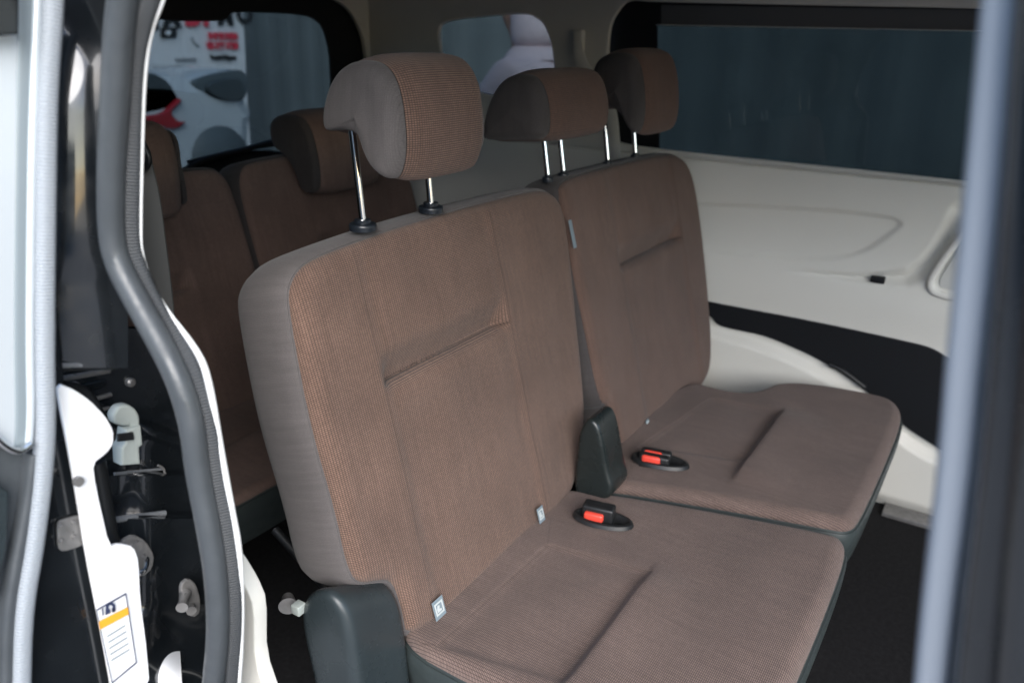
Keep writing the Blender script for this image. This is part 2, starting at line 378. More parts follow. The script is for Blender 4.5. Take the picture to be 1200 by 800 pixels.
def headrest(seat, x0, x1, prof, core_m, cap_m, posts, F0, capw=.014, post_top=None, r=.028, cr=.021):
    """headrest > core cloth, side caps, posts with collars"""
    hr = link('headrest', None, None) if False else None
    P = np.array(prof); c = smooth_closed(P, 160, 2).mean(0)
    # cloth wrapped round the middle, bulged across its width
    n = 180; Pc = ccw(smooth_closed(P, n, 2)); Nn = normals(Pc); V = []; UV = []; xs = np.linspace(x0, x1, 25)
    s = np.r_[0, np.cumsum(np.linalg.norm(np.diff(Pc, axis=0), axis=1))]
    for x in xs:
        t = (x - x0) / (x1 - x0); e = .010 * (1 - (2 * t - 1) ** 4) - .014 * float(sst(np.array(t), .86, 1)) ** 1.5
        Q = Pc + Nn * e
        for k in range(n): V.append((x, *Q[k])); UV.append((x, s[k]))
    F = [(i * n + k, (i + 1) * n + k, (i + 1) * n + (k + 1) % n, i * n + (k + 1) % n) for i in range(24) for k in range(n)]
    core = link('headrest', mesh('headrest', V, F, UV), core_m, seat)
    def inn(o): d = c - Pc; return Pc + d / np.linalg.norm(d, axis=1)[:, None] * o
    def cap(xa, sgn, r, b0):
        V = []; UV = []; prof2 = [(0, -b0 - .001), (.0015, -b0), (.004, -b0)] + [(.004 + r * math.sin(a), -b0 + r * (math.cos(a) - 1)) for a in np.linspace(.25, math.pi / 2, 7)]
        for dx, off in prof2:
            Q = inn(-off)
            for q in Q: V.append((xa + sgn * dx, *q)); UV.append((q[0], q[1]))
        Q = inn(r + b0); cc = c
        for sc_ in (.75, .4, .001):
            for q in cc + (Q - cc) * sc_: V.append((xa + sgn * (.004 + r + .006 * (1 - sc_)), *q)); UV.append((q[0], q[1]))
        m = len(prof2) + 3; F = [(i * n + k, (i + 1) * n + k, (i + 1) * n + (k + 1) % n, i * n + (k + 1) % n) for i in range(m - 1) for k in range(n)]
        o = link('side_cap', mesh('side_cap', V, F, UV), cap_m, None); o.parent = core; rel(o, core); return o
    cap(x0, -1, r, 0); cap(x1, 1, .012, .014)
    for (x, ya, za, yb, zb) in posts:
        o = link('headrest_post', tube('headrest_post', [(x, ya, za), (x, (ya + yb) / 2, (za + zb) / 2), (x, yb, zb)], .0058, 16), W['chrome'], None); o.parent = core; rel(o, core)
        me = tube('post_collar', [(x, ya + .000, za - .012), (x, ya, za - .006), (x, ya, za - .004), (x, ya, za - .002), (x, ya, za - .001), (x, ya, za + .003), (x, ya, za + .004)], cr, 28, lambda t: 1.0 if t < .4 else (.93 if t < .6 else .6))
        o = link('post_collar', me, W['collar'], None); o.parent = core; rel(o, core)
    return core
def rel(o, parent):
    """mesh was made in world metres: move it into the parent's space"""
    loc = Vector((0, 0, 0)); q = parent
    while q is not None: loc += q.location; q = q.parent
    o.data.transform(Matrix.Translation(-loc))
W['collar'] = mat('collar_plastic', (.012, .016, .022), .3, .5)

def backrest(seat, outline_px, center, hf, F=BF, F0=(.64, .378), face='brown', side='grey', depth=.115, n=420, it=2, raw=None, top_extra=0, prof=None):
    P = ccw(smooth_closed(raw if raw is not None else [puv(x, y, F0) for x, y in outline_px], n, it))
    o = link('backrest', pad('backrest', P, center, hf, 78, F), W[face], seat)
    prof = prof or [(0, -.012), (.0010, -.0138), (.0028, -.0128), (.0075, -.019), (.012, -.04), (.013, -.075), (.010, -.10), (.002, -.12), (-.012, -.132), (-.03, -.137)]
    b = link('side_panel', band('side_panel', P, prof, F, True, cap=center), W[side], None); b.parent = o; rel(b, o)
    return o, P

# cushion: h over (x, y)
def CF(z0, slope=0.):
    def f(x, y, w):
        x, y, w = np.broadcast_arrays(np.asarray(x, float), np.asarray(y, float), np.asarray(w, float))
        return np.stack([x, y, z0 + slope * (.62 - y) + w], -1)
    return f
def cushion(seat, P, center, insert, z0=.385, skirt=.13, face='cushion', rings=80):
    ins = ccw(resample(insert, 80, True)); P = ccw(P); ly = P[:, 1].min()
    def h(Q, d):
        r = .028; w = -.024 + .024 * np.sqrt(np.clip(1 - (1 - np.clip(d / r, 0, 1)) ** 2, 0, 1))
        di = dist(Q, ins)
        w += -.0035 * sst(di, -.010, .010) + .003 * sst(di, .01, .10)
        yy = Q[:, 1] - ins[:, 1].min(); xx = sst(Q[:, 0], ins[:, 0].min() - .06, ins[:, 0].min() + .03) * (1 - sst(Q[:, 0], ins[:, 0].max() - .06, ins[:, 0].max() + .05)); w += .014 * xx * np.where(yy < 0, np.exp(-(yy / .075) ** 2), np.exp(-(yy / .010) ** 2)) * sst(d, 0, .05)
        w += (.006 * (1 - sst(Q[:, 1], .52, .64)) - .006) * sst(d, 0, .03)
        w += .0015 * np.sin(Q[:, 0] * 21 + 1) * np.sin(Q[:, 1] * 27) * sst(d, 0, .05)
        return w
    F = CF(z0)
    o = link('seat_cushion', pad('seat_cushion', P, center, h, rings, F), W[face], seat)
    prof = [(0, -.024), (.001, -.028), (.004, -.028), (.007, -.036), (.006, -.06), (.0, -skirt * .8), (-.012, -skirt), (-.03, -skirt - .006)]
    b = link('skirt', band('skirt', P, prof, F, True, cap=center), W['vinyl'], None); b.parent = o; rel(b, o)
    return o

def pxz(pts, z=.385): return [tuple(onZ(x, y, z)[:2]) for x, y in pts]
def recliner_cover(seat, prof, x0, x1, r=.014, name='recliner_cover', drop=0, m='cover'):
    me = prism_x(name, prof, x0, x1, r)
    for v in me.vertices: v.co.z -= drop * (v.co.x - x0)
    return link(name, me, W[m], seat)

def buckle(seat, px, X0=None, z=.392, two=False, rz=-.5, sc=1.0):
    """belt buckle lying in its recess in the cushion > release button(s)"""
    p = onZ(*px, z); T = Matrix.Translation(Vector(p)) @ Matrix.Rotation(rz, 4, 'Z') @ Matrix.Scale(sc, 4)
    P = ccw(np.array([(.036 * math.cos(t) * (1.25 if math.cos(t) > 0 else 1), .019 * math.sin(t)) for t in np.linspace(0, 2 * math.pi, 64, endpoint=False)]))
    me = band('buckle_pocket', P, [(.004, -.002), (.002, .003), (-.002, .004), (-.005, .001), (-.010, -.002)], CF(0), True, cap=(0, 0))
    me.transform(T); o = link('buckle_pocket', me, W['black'], seat)
    k = (1, -1) if two else (1,)
    for i, s_ in enumerate(k):
        off = (.008 * s_ if two else .003)
        me = bevel_box('buckle', (-.026, -.0105 if not two else -.007, -.01), (.020, .0115 if not two else .007, .020 if not two else .013), .004)
        me.transform(Matrix.Translation((0, off, 0))); me.transform(T); bk = link('belt_buckle', me, W['black'], None); bk.parent = o; rel(bk, o)
        me = bevel_box('release_button', (-.024, -.008, .0), (.010, -.001, .012), .003) if False else bevel_box('release_button', (-.021, -.017 if not two else -.0095, .000), (.007, -.006 if not two else -.001, .0125), .0035)
        me.transform(Matrix.Translation((0, off, 0))); me.transform(T); rb = link('release_button', me, W['red'], None); rb.parent = o; rel(rb, o)
    return o
def seat_label(seat, px, w, h, F0=(.64, .378), F=BF, skew=0):
    u, v = puv(*px, F0); q = [(-w / 2, -h / 2), (w / 2, -h / 2), (w / 2, h / 2), (-w / 2, h / 2)]
    fr = Matrix(((1, 0, 0), (0, ST, -CT), (0, CT, ST)))
    me = flat(plate('seat_label', q, fr=fr, origin=F(u, v, .011), t=.0012, bev=.0002))
    o = link('seat_label', me, W['label'], seat, False)
    # pictogram: a small child-seat shape inside a border
    for poly, hs in (([(-.38 * w, -.30 * h), (.38 * w, -.30 * h), (.38 * w, .34 * h), (-.38 * w, .34 * h)], [[(-.28 * w, -.22 * h), (.28 * w, -.22 * h), (.28 * w, .26 * h), (-.28 * w, .26 * h)]]),
                     ([(-.2 * w, -.16 * h), (.16 * w, -.16 * h), (.16 * w, -.06 * h), (-.02 * w, -.02 * h), (.06 * w, .14 * h), (-.1 * w, .2 * h), (-.22 * w, .02 * h)], [])):
        me = flat(plate('pictogram', poly, hs, fr=fr, origin=F(u, v, .0123), t=.0006, bev=.0001)); g = link('pictogram', me, W['labelw'], None, False); g.parent = o; rel(g, o)
    return o

# ---- near middle-row seat
G = 'seats of the van'
s1 = thing('car_seat', 'largest knit seat nearest the open door, grey sided, with its headrest raised on chrome posts', 'car seat', (1.1, .4, 0), G)
o1 = [(345, 352), (346, 335), (356, 315), (375, 302), (410, 288), (480, 263), (560, 240), (615, 226), (640, 222), (655, 230), (664, 252), (672, 320), (680, 400), (686, 462), (687, 485), (682, 540), (672, 580), (640, 612),
      (560, 690), (484, 752), (478, 715), (466, 680), (450, 680), (425, 685), (412, 660), (400, 600), (371, 500), (352, 400)]
uv1 = [puv(*p) for p in o1]
h1 = back_h(.849, 1.212, .386, .56)
W['face1'] = weave('brown_knit_near', (.222, .138, .102), (.18, .112, .083), (.045, .030, .026), pitch=.0046, row=.62, gapw=.17, seams=[((.858, .60), (.830, -.1), .0028, .45), ((1.221, .60), (1.193, -.1), .0028, .5), ((.849, .386), (1.212, .386), .0045, .8), ((1.235, .60), (1.207, -.1), .0018, .3)])
bk1, P1 = backrest(s1, o1, (1.12, .30), h1, face='face1', n=640)
hp = [onX(x, y, .875)[1:] for x, y in [(378, 150), (377, 130), (384, 100), (396, 80), (412, 71), (434, 71), (450, 82), (460, 105), (466, 140), (468, 180), (462, 208), (452, 212), (440, 202), (430, 178), (418, 158), (400, 152), (384, 155)]]
pb = onX(425, 260, .905); pt = onX(411, 150, .905)
p2b = onX(504, 239, 1.075)
headrest(s1, .893, 1.096, hp, W['brown'], W['grey'], [(.905, pb[1], pb[2], pt[1], pt[2] + .02), (1.075, pb[1], pb[2], pt[1], pt[2] + .02)], None)
c1 = [(.765, .66), (.76, .50), (.75, .20), (.78, .125), (.95, .118), (1.20, .113), (1.40, .116), (1.438, .128), (1.442, .16), (1.394, .36), (1.338, .56), (1.31, .63), (1.28, .70), (.85, .70)]
I1 = pxz([(513, 753), (642, 636), (766, 672), (668, 800)]); K1 = pxz([(488, 748), (645, 604)])
W['cush1'] = weave('cushion_knit_near', (.235, .166, .142), (.195, .137, .117), (.05, .036, .031), pitch=.0050, row=.55, gapw=.15, seams=[(I1[0], I1[1], .004, .35), (I1[1], I1[2], .004, .22), (I1[3], I1[0], .004, .2), (K1[0], I1[0], .003, .35), (K1[1], I1[1], .003, .35)])
cushion(s1, smooth_closed(c1, 460, 2), (1.08, .38), I1, face='cush1')
seat_label(s1, (508, 711), .026, .032); seat_label(s1, (628, 602), .020, .030)
rc = [onX(x, y, .665)[1:] for x, y in [(357, 712), (362, 692), (376, 682), (394, 684), (410, 704), (420, 740), (428, 800), (440, 900), (385, 900), (375, 800), (362, 745)]]
recliner_cover(s1, rc, .650, .772, .017, drop=.5)
buckle(s1, (703, 607), z=.392, rz=-1.38, sc=1.35)
recl2 = [onX(x, y, 1.30)[1:] for x, y in [(675, 530), (678, 504), (687, 490), (699, 494), (706, 520), (711, 552), (719, 578), (702, 593), (684, 593), (673, 586), (672, 560)]]
recliner_cover(s1, recl2, 1.30, 1.385, .010, drop=.0, m='cover2')

# ---- far middle-row seat
s2 = thing('car_seat', 'brown knit seat against the cream door panel with one low and one tall headrest', 'car seat', (1.8, .4, 0), G)
o2 = [(645, 217), (660, 214), (700, 203), (760, 187), (795, 181), (812, 190), (822, 230), (829, 330), (832, 400), (829, 440), (815, 462), (770, 495), (735, 522), (722, 508), (716, 478), (698, 475), (690, 400), (679, 310), (668, 250), (655, 224)]
h2 = back_h(1.70, 2.11, .38, .56)
r2 = [(1.500, .588), (1.527, .61), (1.62, .615), (2.05, .612), (2.20, .60), (2.27, .555), (2.285, .45), (2.26, .25), (2.20, .0), (2.10, -.06), (1.60, -.06), (1.535, -.02), (1.54, .10), (1.504, .115), (1.500, .3)]
W['face2'] = weave('brown_knit_far', (.20, .124, .094), (.168, .104, .080), (.045, .03, .026), pitch=.0046, row=.62, gapw=.17, seams=[((1.709, .60), (1.681, -.1), .003, .6), ((2.119, .60), (2.091, -.1), .003, .6), ((1.70, .38), (2.11, .38), .005, .8)])
bk2, P2 = backrest(s2, None, (1.88, .28), h2, face='face2', side='darkgrey', raw=r2)
pr = [onX(x, y, 1.39)[1:] for x, y in [(564, 160), (566, 138), (575, 110), (590, 90), (612, 86), (628, 92), (637, 115), (640, 145), (636, 163), (615, 165), (590, 165), (568, 165)]]
def topv(x, v=.618, w=-.06): return BF(x, v, w)
a = onX(641, 206, 1.50); pz = onX(641, 165, 1.50)
headrest(s2, 1.41, 1.69, pr, W['headcloth'], W['darkgrey'], [(1.505, .84, .975, .84 + .02, 1.09), (1.575, .84, .975, .86, 1.09)], None, r=.03, cr=.012)
pr = [onX(x, y, 1.78)[1:] for x, y in [(692, 120), (694, 90), (700, 70), (715, 62), (735, 61), (748, 70), (754, 100), (755, 135), (750, 155), (742, 157), (735, 140), (722, 128), (708, 124), (696, 126)]]
headrest(s2, 1.79, 2.01, pr, W['headcloth'], W['darkgrey'], [(1.80, .84, .975, .862, 1.11), (1.965, .84, .975, .862, 1.11)], None, r=.03, cr=.012)
c2 = [(1.535, .66), (1.40, .56), (1.43, .36), (1.468, .16), (1.475, .128), (1.52, .116), (1.80, .11), (2.08, .108), (2.16, .125), (2.20, .17), (2.17, .36), (2.12, .435), (2.06, .452), (2.01, .475), (1.98, .53), (2.0, .66)]
c2 = [(1.50, .68), (1.40, .60), (1.357, .585), (1.372, .555), (1.430, .36), (1.478, .17), (1.488, .13), (1.53, .116)] + c2[6:]
I2 = pxz([(748, 522), (835, 466), (918, 483), (878, 541)])
W['cush2'] = weave('cushion_knit_far', (.235, .166, .142), (.195, .137, .117), (.05, .036, .031), pitch=.0050, row=.55, gapw=.15, seams=[(I2[0], I2[1], .004, .4), (I2[1], I2[2], .004, .3), (I2[3], I2[0], .004, .3)])
cushion(s2, smooth_closed(c2, 460, 2), (1.80, .36), I2, face='cush2')
buckle(s2, (770, 539), z=.395, two=True, rz=-1.38, sc=1.45)
seat_label(s2, (754, 496), .016, .02)
me = flat(plate('side_tag', [(-.006, -.03), (.006, -.03), (.006, .03), (-.006, .03)], fr=Matrix(((1, 0, 0), (0, ST, -CT), (0, CT, ST))), origin=BF(1.497, .50, .008), t=.0015, bev=.0003))
link('side_tag', me, W['label'], s2, False)

# ---- third row
F3 = frame(1.56, .36)
def rear_seat(label, x0, x1, ui0, ui1, hx0, hx1, pr):
    s = thing('car_seat', label, 'car seat', ((x0 + x1) / 2, 1.4, 0), G)
    raw = [(x0, .30), (x0, .50), (x0 + .02, .57), (x0 + .07, .588), (x1 - .07, .588), (x1 - .015, .57), (x1, .50), (x1 + .0, .25), (x1, -.06), (x0, -.06)]
    backrest(s, None, ((x0 + x1) / 2, .27), back_h(ui0, ui1, .31, .52), F=F3, face='rearcloth', side='darkgrey', raw=raw, n=260)
    c = [(x0, 1.60), (x0 + .01, 1.35), (x0 + .02, 1.24), (x0 + .05, 1.205), (x1 - .05, 1.20), (x1 - .01, 1.24), (x1, 1.35), (x1, 1.60)]
    cushion(s, smooth_closed(c, 220, 2), ((x0 + x1) / 2, 1.4), [(ui0, 1.53), (ui1, 1.53), (ui1, 1.38), (ui0, 1.38)], z0=.365, face='rearcloth', rings=40)
    headrest(s, hx0, hx1, pr, W['rearcloth'], W['darkgrey'], [((hx0 + hx1) / 2 - .07, 1.73, .918, 1.735, .97), ((hx0 + hx1) / 2 + .07, 1.73, .918, 1.735, .97)], None, r=.016)
    return s
rear_seat('third row brown seat at the far left, directly behind the grey webbing', .72, 1.392, .86, 1.20, .99, 1.205, [(1.655, .85), (1.665, .84), (1.69, .845), (1.70, .90), (1.76, .93), (1.77, 1.00), (1.75, 1.035), (1.70, 1.045), (1.665, 1.03), (1.65, .95)])
rear_seat('third row brown seat behind the raised headrest, its own dark headrest pushed down', 1.412, 2.10, 1.62, 1.97, 1.60, 1.86, [(1.60, .86), (1.615, .835), (1.66, .83), (1.675, .87), (1.72, .93), (1.77, .95), (1.775, 1.01), (1.74, 1.035), (1.69, 1.04), (1.635, 1.03), (1.605, .95)])

# ================================================================ VAN
van = thing('van', 'black van with cream door trim, tinted windows and one sliding door open', 'van', (1.4, .8, 0))
def vp(name, me, m, parent=None, smooth=True):
    o = link(name, me, W[m] if isinstance(m, str) else m, None, smooth); p = parent or van; o.parent = p; rel(o, p); return o
floor = vp('floor', bevel_box('floor', (.47, -1.3, -.05), (2.36, 2.1, .0), .003), 'carpet')
vp('sill', bevel_box('sill', (.40, -1.3, -.16), (.468, .74, .012), .012), 'paint')
vp('underbody', bevel_box('underbody', (.42, -1.3, -.22), (2.42, 2.16, -.052), .02), 'matblack')
vp('roof_lining', bevel_box('roof_lining', (.50, -1.3, 1.40), (2.33, 2.1, 1.43), .01), 'greige')
vp('roof', bevel_box('roof', (.40, -1.4, 1.432), (2.42, 2.16, 1.50), .03, 5), 'paint')
# front bulkhead end of the cabin: dashboard mass and screen surround far out of frame
vp('dashboard', bevel_box('dashboard', (.48, -1.42, -.04), (2.33, -1.15, .78), .05, 5), 'black')

# far door trim with relief
XW = 2.32
def yzp(pts): return np.array([[onX(x, y, XW)[1], onX(x, y, XW)[2]] for x, y in pts])
recess = ccw(smooth_closed(yzp([(700, 228), (826, 238), (900, 240), (1000, 247), (1064, 256), (1045, 275), (1010, 297), (968, 305), (900, 301), (829, 292), (700, 276)]), 120, 1))
pocket = ccw(smooth_closed(yzp([(905, 314), (1052, 319), (1085, 296), (1105, 262), (1118, 232), (1150, 235), (1150, 255), (1122, 285), (1100, 312), (1075, 336), (1030, 333), (960, 323)]), 120, 1))
bulge = ccw(smooth_closed(yzp([(700, 340), (836, 382), (900, 398), (960, 425), (1010, 455), (1060, 505), (1100, 530), (1160, 545), (1160, 640), (700, 640)]), 120, 1))
ys = np.arange(-1.15, 2.051, .006); zs = np.r_[np.arange(-.02, .93, .005), .937]
YY, ZZ = np.meshgrid(ys, zs, indexing='ij'); Q = np.stack([YY.ravel(), ZZ.ravel()], 1)
hh = -.007 * sst(dist(Q, recess), -.003, .009) - .0008 * np.exp(-(dist(Q, recess) / .003) ** 2) - .028 * sst(dist(Q, pocket), -.004, .035) + .024 * sst(dist(Q, bulge), -.002, .03)
hh -= .035 * (1 - sst(Q[:, 1], -.02, .05)); hh -= .018 * sst(Q[:, 1], .925, .937) ; hh += .012 * np.exp(-((Q[:, 1] - .60) / .08) ** 2)
V = np.stack([XW - .012 - hh, Q[:, 0], Q[:, 1]], 1); nz = len(zs)
F = [(i * nz + j, i * nz + j + 1, (i + 1) * nz + j + 1, (i + 1) * nz + j) for i in range(len(ys) - 1) for j in range(nz - 1)]
trim = vp('door_trim', mesh('door_trim', V, F, Q), 'cream')
vp('outer_panel', bevel_box('outer_panel', (2.36, -1.3, -.2), (2.40, 2.1, .935), .01), 'paint')
strip = [(800, 346), (831, 354), (960, 378), (1070, 402), (1092, 408), (1112, 420), (1160, 440), (1160, 560), (1100, 522), (1065, 500), (1040, 478), (1012, 452), (960, 418), (900, 392), (855, 383), (842, 379), (834, 368), (800, 360)]
XS = 2.307
vp('accent_strip', plate('accent_strip', sm(yz(strip, XS)), fr=FRX, origin=(XS, 0, 0), t=.010, bev=.003), 'matblack', trim)
P = [onX(x, y, 2.29) for x, y in [(972, 427), (985, 432), (1000, 443), (1014, 454)]]
vp('pull_handle', tube('pull_handle', smooth_open(P, 16, 1), .007, 10), 'black', trim)
ring = smooth_open([onX(x, y, 2.30) for x, y in [(1150, 255), (1128, 275), (1108, 300), (1090, 328), (1090, 338), (1098, 345), (1130, 351), (1160, 355)]], 50, 1)
vp('handle_surround', tube('handle_surround', ring, .010, 12), 'cream', trim)
vp('handle_plate', plate('handle_plate', sm(yz([(1150, 262), (1130, 285), (1100, 328), (1104, 338), (1160, 346)], 2.302)), fr=FRX, origin=(2.304, 0, 0), t=.004, bev=.001), 'greige', trim)
c = onX(1029, 327, 2.31)
vp('lock_button', bevel_box('lock_button', (c[0] - .014, c[1] - .018, c[2] - .009), (c[0] + .01, c[1] + .018, c[2] + .008), .003), 'matblack', trim)
a = onX(1045, 596, 2.30); b = onX(1095, 606, 2.30)
vp('sill_plate', bevel_box('sill_plate', (2.24, b[1] - .3, -.004), (2.345, a[1] + .02, .012), .003), 'steel')

W['shade'] = mat('sun_shade', (.075, .08, .085), .7)
# upper far wall: lining with the openings, black window surround, tinted panes
def rectpoly(y0, y1, z0, z1): return [(-y0, z0), (-y1, z0), (-y1, z1), (-y0, z1)]
win = yz([(735, -2), (770, 1), (1160, 8), (1420, 16), (1420, 250), (1130, 213), (790, 178), (740, 172), (715, 165), (712, 60), (716, 25)], XW)
quart = sm(yz([(514, 30), (530, 22), (620, 13), (640, 25), (650, 50), (654, 85), (653, 118), (600, 118), (560, 109), (545, 97), (519, 72)], XW), 2)
vp('wall_lining', plate('wall_lining', rectpoly(-1.3, 2.05, .935, 1.42), [sm(win, 2), quart], fr=FRX, origin=(XW + .004, 0, 0), t=.018, bev=.005), 'greige')
w2 = yz([(769, 30), (1160, 37), (1450, 44), (1450, 260), (1130, 219), (790, 183), (772, 180)], XW + .02)
swin = vp('window_surround', plate('window_surround', rectpoly(-1.28, 1.115, .90, 1.41), [w2], fr=FRX, origin=(XW + .028, 0, 0), t=.006, bev=.001), 'matblack')
vp('sun_shade', plate('sun_shade', yz([(772, 6), (1160, 12), (1450, 18), (1450, 41), (1160, 35), (772, 28.5)], 2.32), fr=FRX, origin=(2.343, 0, 0), t=.004, bev=.001), 'shade', swin)
l1 = onX(769, 29.5, 2.32); l2 = onX(1200, 37.5, 2.32)
vp('glass_edge', tube('glass_edge', [l1, (l1 + l2) / 2, l2], .0012, 8), 'labelw', swin)
vp('window_pane', flat(plate('window_pane', rectpoly(-1.28, 1.10, .90, 1.40), fr=FRX, origin=(XW + .036, 0, 0), t=.004, bev=0)), 'tint', swin, False)
vp('quarter_window', flat(plate('quarter_window', rectpoly(1.17, 1.95, 1.02, 1.36), fr=FRX, origin=(XW + .040, 0, 0), t=.004, bev=0)), 'tint2', None, False)
vp('window_gasket', sweep('window_gasket', [(XW - .002, -p[0], p[1]) for p in [*quart, quart[0]]], rrect(.008, .008, .003, 2), (1, 0, 0)), 'matblack')
# belt on the far pillar
belt2 = thing('seat_belt', 'pale seat belt strap on the far pillar beside the small rear window', 'seat belt', tuple(onX(676, 58, 2.28)), 'seat belts')
pth = smooth_open([onX(x, y, 2.285) for x, y in [(676, 50), (680, 72), (692, 90), (712, 116), (719, 140), (722, 200)]], 30, 2)
link('webbing', sweep('webbing', pth, rrect(.034, .003, .001, 2), (1, 0, 0)), W['greige'], belt2)
link('belt_anchor', bevel_box('belt_anchor', (2.285, pth[0][1] - .015, pth[0][2] - .03), (2.325, pth[0][1] + .015, pth[0][2] + .035), .006), W['greige'], belt2)

# rear wall and window
YR = 2.05
rw = sm(xz([(100, 8), (200, 24), (262, 24), (268, 21), (274, 13), (340, 15), (368, 19), (382, 30), (390, 60), (392, 100), (392, 190), (300, 174), (230, 196), (100, 230)], YR), 1)
ow = sm(xz([(60, -18), (300, -16), (380, -8), (408, 12), (422, 40), (428, 80), (428, 235), (60, 290)], YR), 2)
vp('tailgate_lining', plate('tailgate_lining', [(.45, 0), (2.34, 0), (2.34, 1.42), (.45, 1.42)], [ow], fr=FRY, origin=(0, YR, 0), t=.02, bev=.004), 'greige')
rs = vp('rear_window_surround', plate('rear_window_surround', [(.45, .60), (2.33, .60), (2.33, 1.40), (.45, 1.40)], [rw], fr=FRY, origin=(0, YR + .02, 0), t=.012, bev=.003), 'matblack')
vp('rear_window', flat(plate('rear_window', [(.5, .7), (2.3, .7), (2.3, 1.39), (.5, 1.39)], fr=FRY, origin=(0, YR + .035, 0), t=.004, bev=0)), 'tint2', rs, False)
P = smooth_open([onY(x, y, 2.0) for x, y in [(215, 200), (240, 186), (285, 176), (330, 163)]], 20, 2)
vp('wiper', tube('wiper', P, .009, 8), 'black', rs); P = smooth_open([onY(x, y, 2.03) for x, y in [(220, 190), (270, 178), (330, 168)]], 20, 2)
vp('wiper', tube('wiper', P, .006, 8), 'black', rs)

# near side: rear quarter behind the jamb (window of its own), front pillar and door edge
near = [(-.96, .02), (-2.05, .02), (-2.05, 1.42), (-.96, 1.42)]
nq = vp('quarter_panel', plate('quarter_panel', near, [sm([(-1.05, 1.0), (-1.9, 1.0), (-1.9, 1.32), (-1.05, 1.32)], 2)], fr=FRX, origin=(.53, 0, 0), t=.035, bev=.005), 'paint')
vp('quarter_window', flat(plate('quarter_window', [(-1.0, .95), (-1.95, .95), (-1.95, 1.36), (-1.0, 1.36)], fr=FRX, origin=(.52, 0, 0), t=.004, bev=0)), 'tint', nq, False)

# ---- seal round the opening: bulb, ribbed clip strip, white trim lip
tubepx = [(149, -60), (144, 0), (138, 50), (134, 135), (130, 200), (130, 270), (136, 305), (156, 345), (190, 405), (212, 450), (226, 500), (231, 550), (246, 625), (254, 680), (256, 740), (250, 800), (245, 840)]
trimpx = [(190, -60), (176, 0), (164, 40), (157, 84), (155, 170), (153, 270), (158, 305), (181, 358), (216, 408), (232, 448), (246, 500), (252, 550), (268, 625), (275, 690), (275, 740), (271, 800), (268, 840)]
linepx = [(206, -60), (193, 0), (178, 34), (170, 84), (167, 169), (165, 270), (166, 299), (186, 352), (230, 408), (244, 440), (259, 530), (272, 600), (280, 640), (283, 700), (282, 760), (279, 800), (276, 840)]
seal = vp('door_seal', tube('door_seal', smooth_open([onX(x, y, .445) for x, y in tubepx], 120, 2), .0125, 18), 'rubber')
def ribbed(name, col):
    m = mat(name, col, .5, .4); nt = m.node_tree; b = nt.nodes['Principled BSDF']
    uv = nt.nodes.new('ShaderNodeUVMap'); wv = nt.nodes.new('ShaderNodeTexWave'); wv.inputs['Scale'].default_value = 95; wv.bands_direction = 'X'
    bp = nt.nodes.new('ShaderNodeBump'); bp.inputs['Distance'].default_value = .0014; bp.inputs['Strength'].default_value = .7
    nt.links.new(uv.outputs[0], wv.inputs[0]); nt.links.new(wv.outputs[0], bp.inputs['Height']); nt.links.new(bp.outputs[0], b.inputs['Normal']); return m
W['ribbed'] = ribbed('ribbed_rubber', (.040, .044, .048)); W['ribbedlight'] = ribbed('ribbed_light_rubber', (.32, .35, .38))
W['webbing'] = ribbed('webbing', (.13, .13, .125)); W['webbing'].node_tree.nodes['Wave Texture'].bands_direction = 'Y'; W['webbing'].node_tree.nodes['Wave Texture'].inputs['Scale'].default_value = 2.2
tp = smooth_open([onX(x, y, .462) for x, y in trimpx], 140, 2)
vp('clip_strip', sweep('clip_strip', tp, rrect(.017, .016, .005, 4), (-.55, -.83, 0)), 'ribbed', seal)
lp = smooth_open([onX(x, y, .466) for x, y in linepx], 140, 2)
vp('trim_lip', tube('trim_lip', lp, .0040, 10, lambda t: .32 + .62 * float(sst(np.array(t), .33, .5))), 'whitetrim', seal)

# ---- rear jamb of the opening (faces forward)
YJ = .82
def jx(pts, Y=YJ): return xz(pts, Y)
def surf(name, y0, y1, xl, xr, Yf, m, parent=None, nx=26, ny=90):
    V = []; UV = []
    for j in range(ny + 1):
        py = y0 + (y1 - y0) * j / ny; a = xl(py); b = xr(py)
        for i in range(nx + 1):
            t = i / nx; px_ = a + (b - a) * t; Yv = Yf(t, px_, py); V.append(onY(px_, py, Yv)); UV.append((t, py))
    F = [(j * (nx + 1) + i, (j + 1) * (nx + 1) + i, (j + 1) * (nx + 1) + i + 1, j * (nx + 1) + i + 1) for j in range(ny) for i in range(nx)]
    n0 = len(V); V += [v + np.array([.001, .012, 0]) for v in V[:n0]]; F += [tuple(n0 + k for k in f[::-1]) for f in F]
    return vp(name, mesh(name, V, F, None), m, parent)
_tx = [p[0] for p in tubepx][::1]; _ty = [p[1] for p in tubepx]
xr_ = lambda y: float(np.interp(y, _ty, _tx)) + 2
jamb = surf('door_jamb', -90, 431, lambda y: 40, lambda y: min(xr_(y), 150 + max(0, (y - 345)) * .0), lambda t, x, y: .802 - .036 * t - .004 * math.sin(math.pi * t) + .07 * (max(0, 130 - y) / 200) ** 2, 'paint')
def recY(t, x, y):
    s = lambda a, b: float(sst(np.array(float(y)), a, b))
    return .915 - .045 * t - .022 * s(551, 557) - .030 * s(600, 608) - .085 * s(705, 800) * (1 - .4 * t) - .012 * math.exp(-((x - 175) / 22) ** 2) * s(470, 520)  - .010 * math.exp(-((y - 470 - (x - 90) * .4) / 9) ** 2)
surf('jamb_recess', 385, 860, lambda y: 20, xr_, recY, 'paint', jamb, 60, 160)
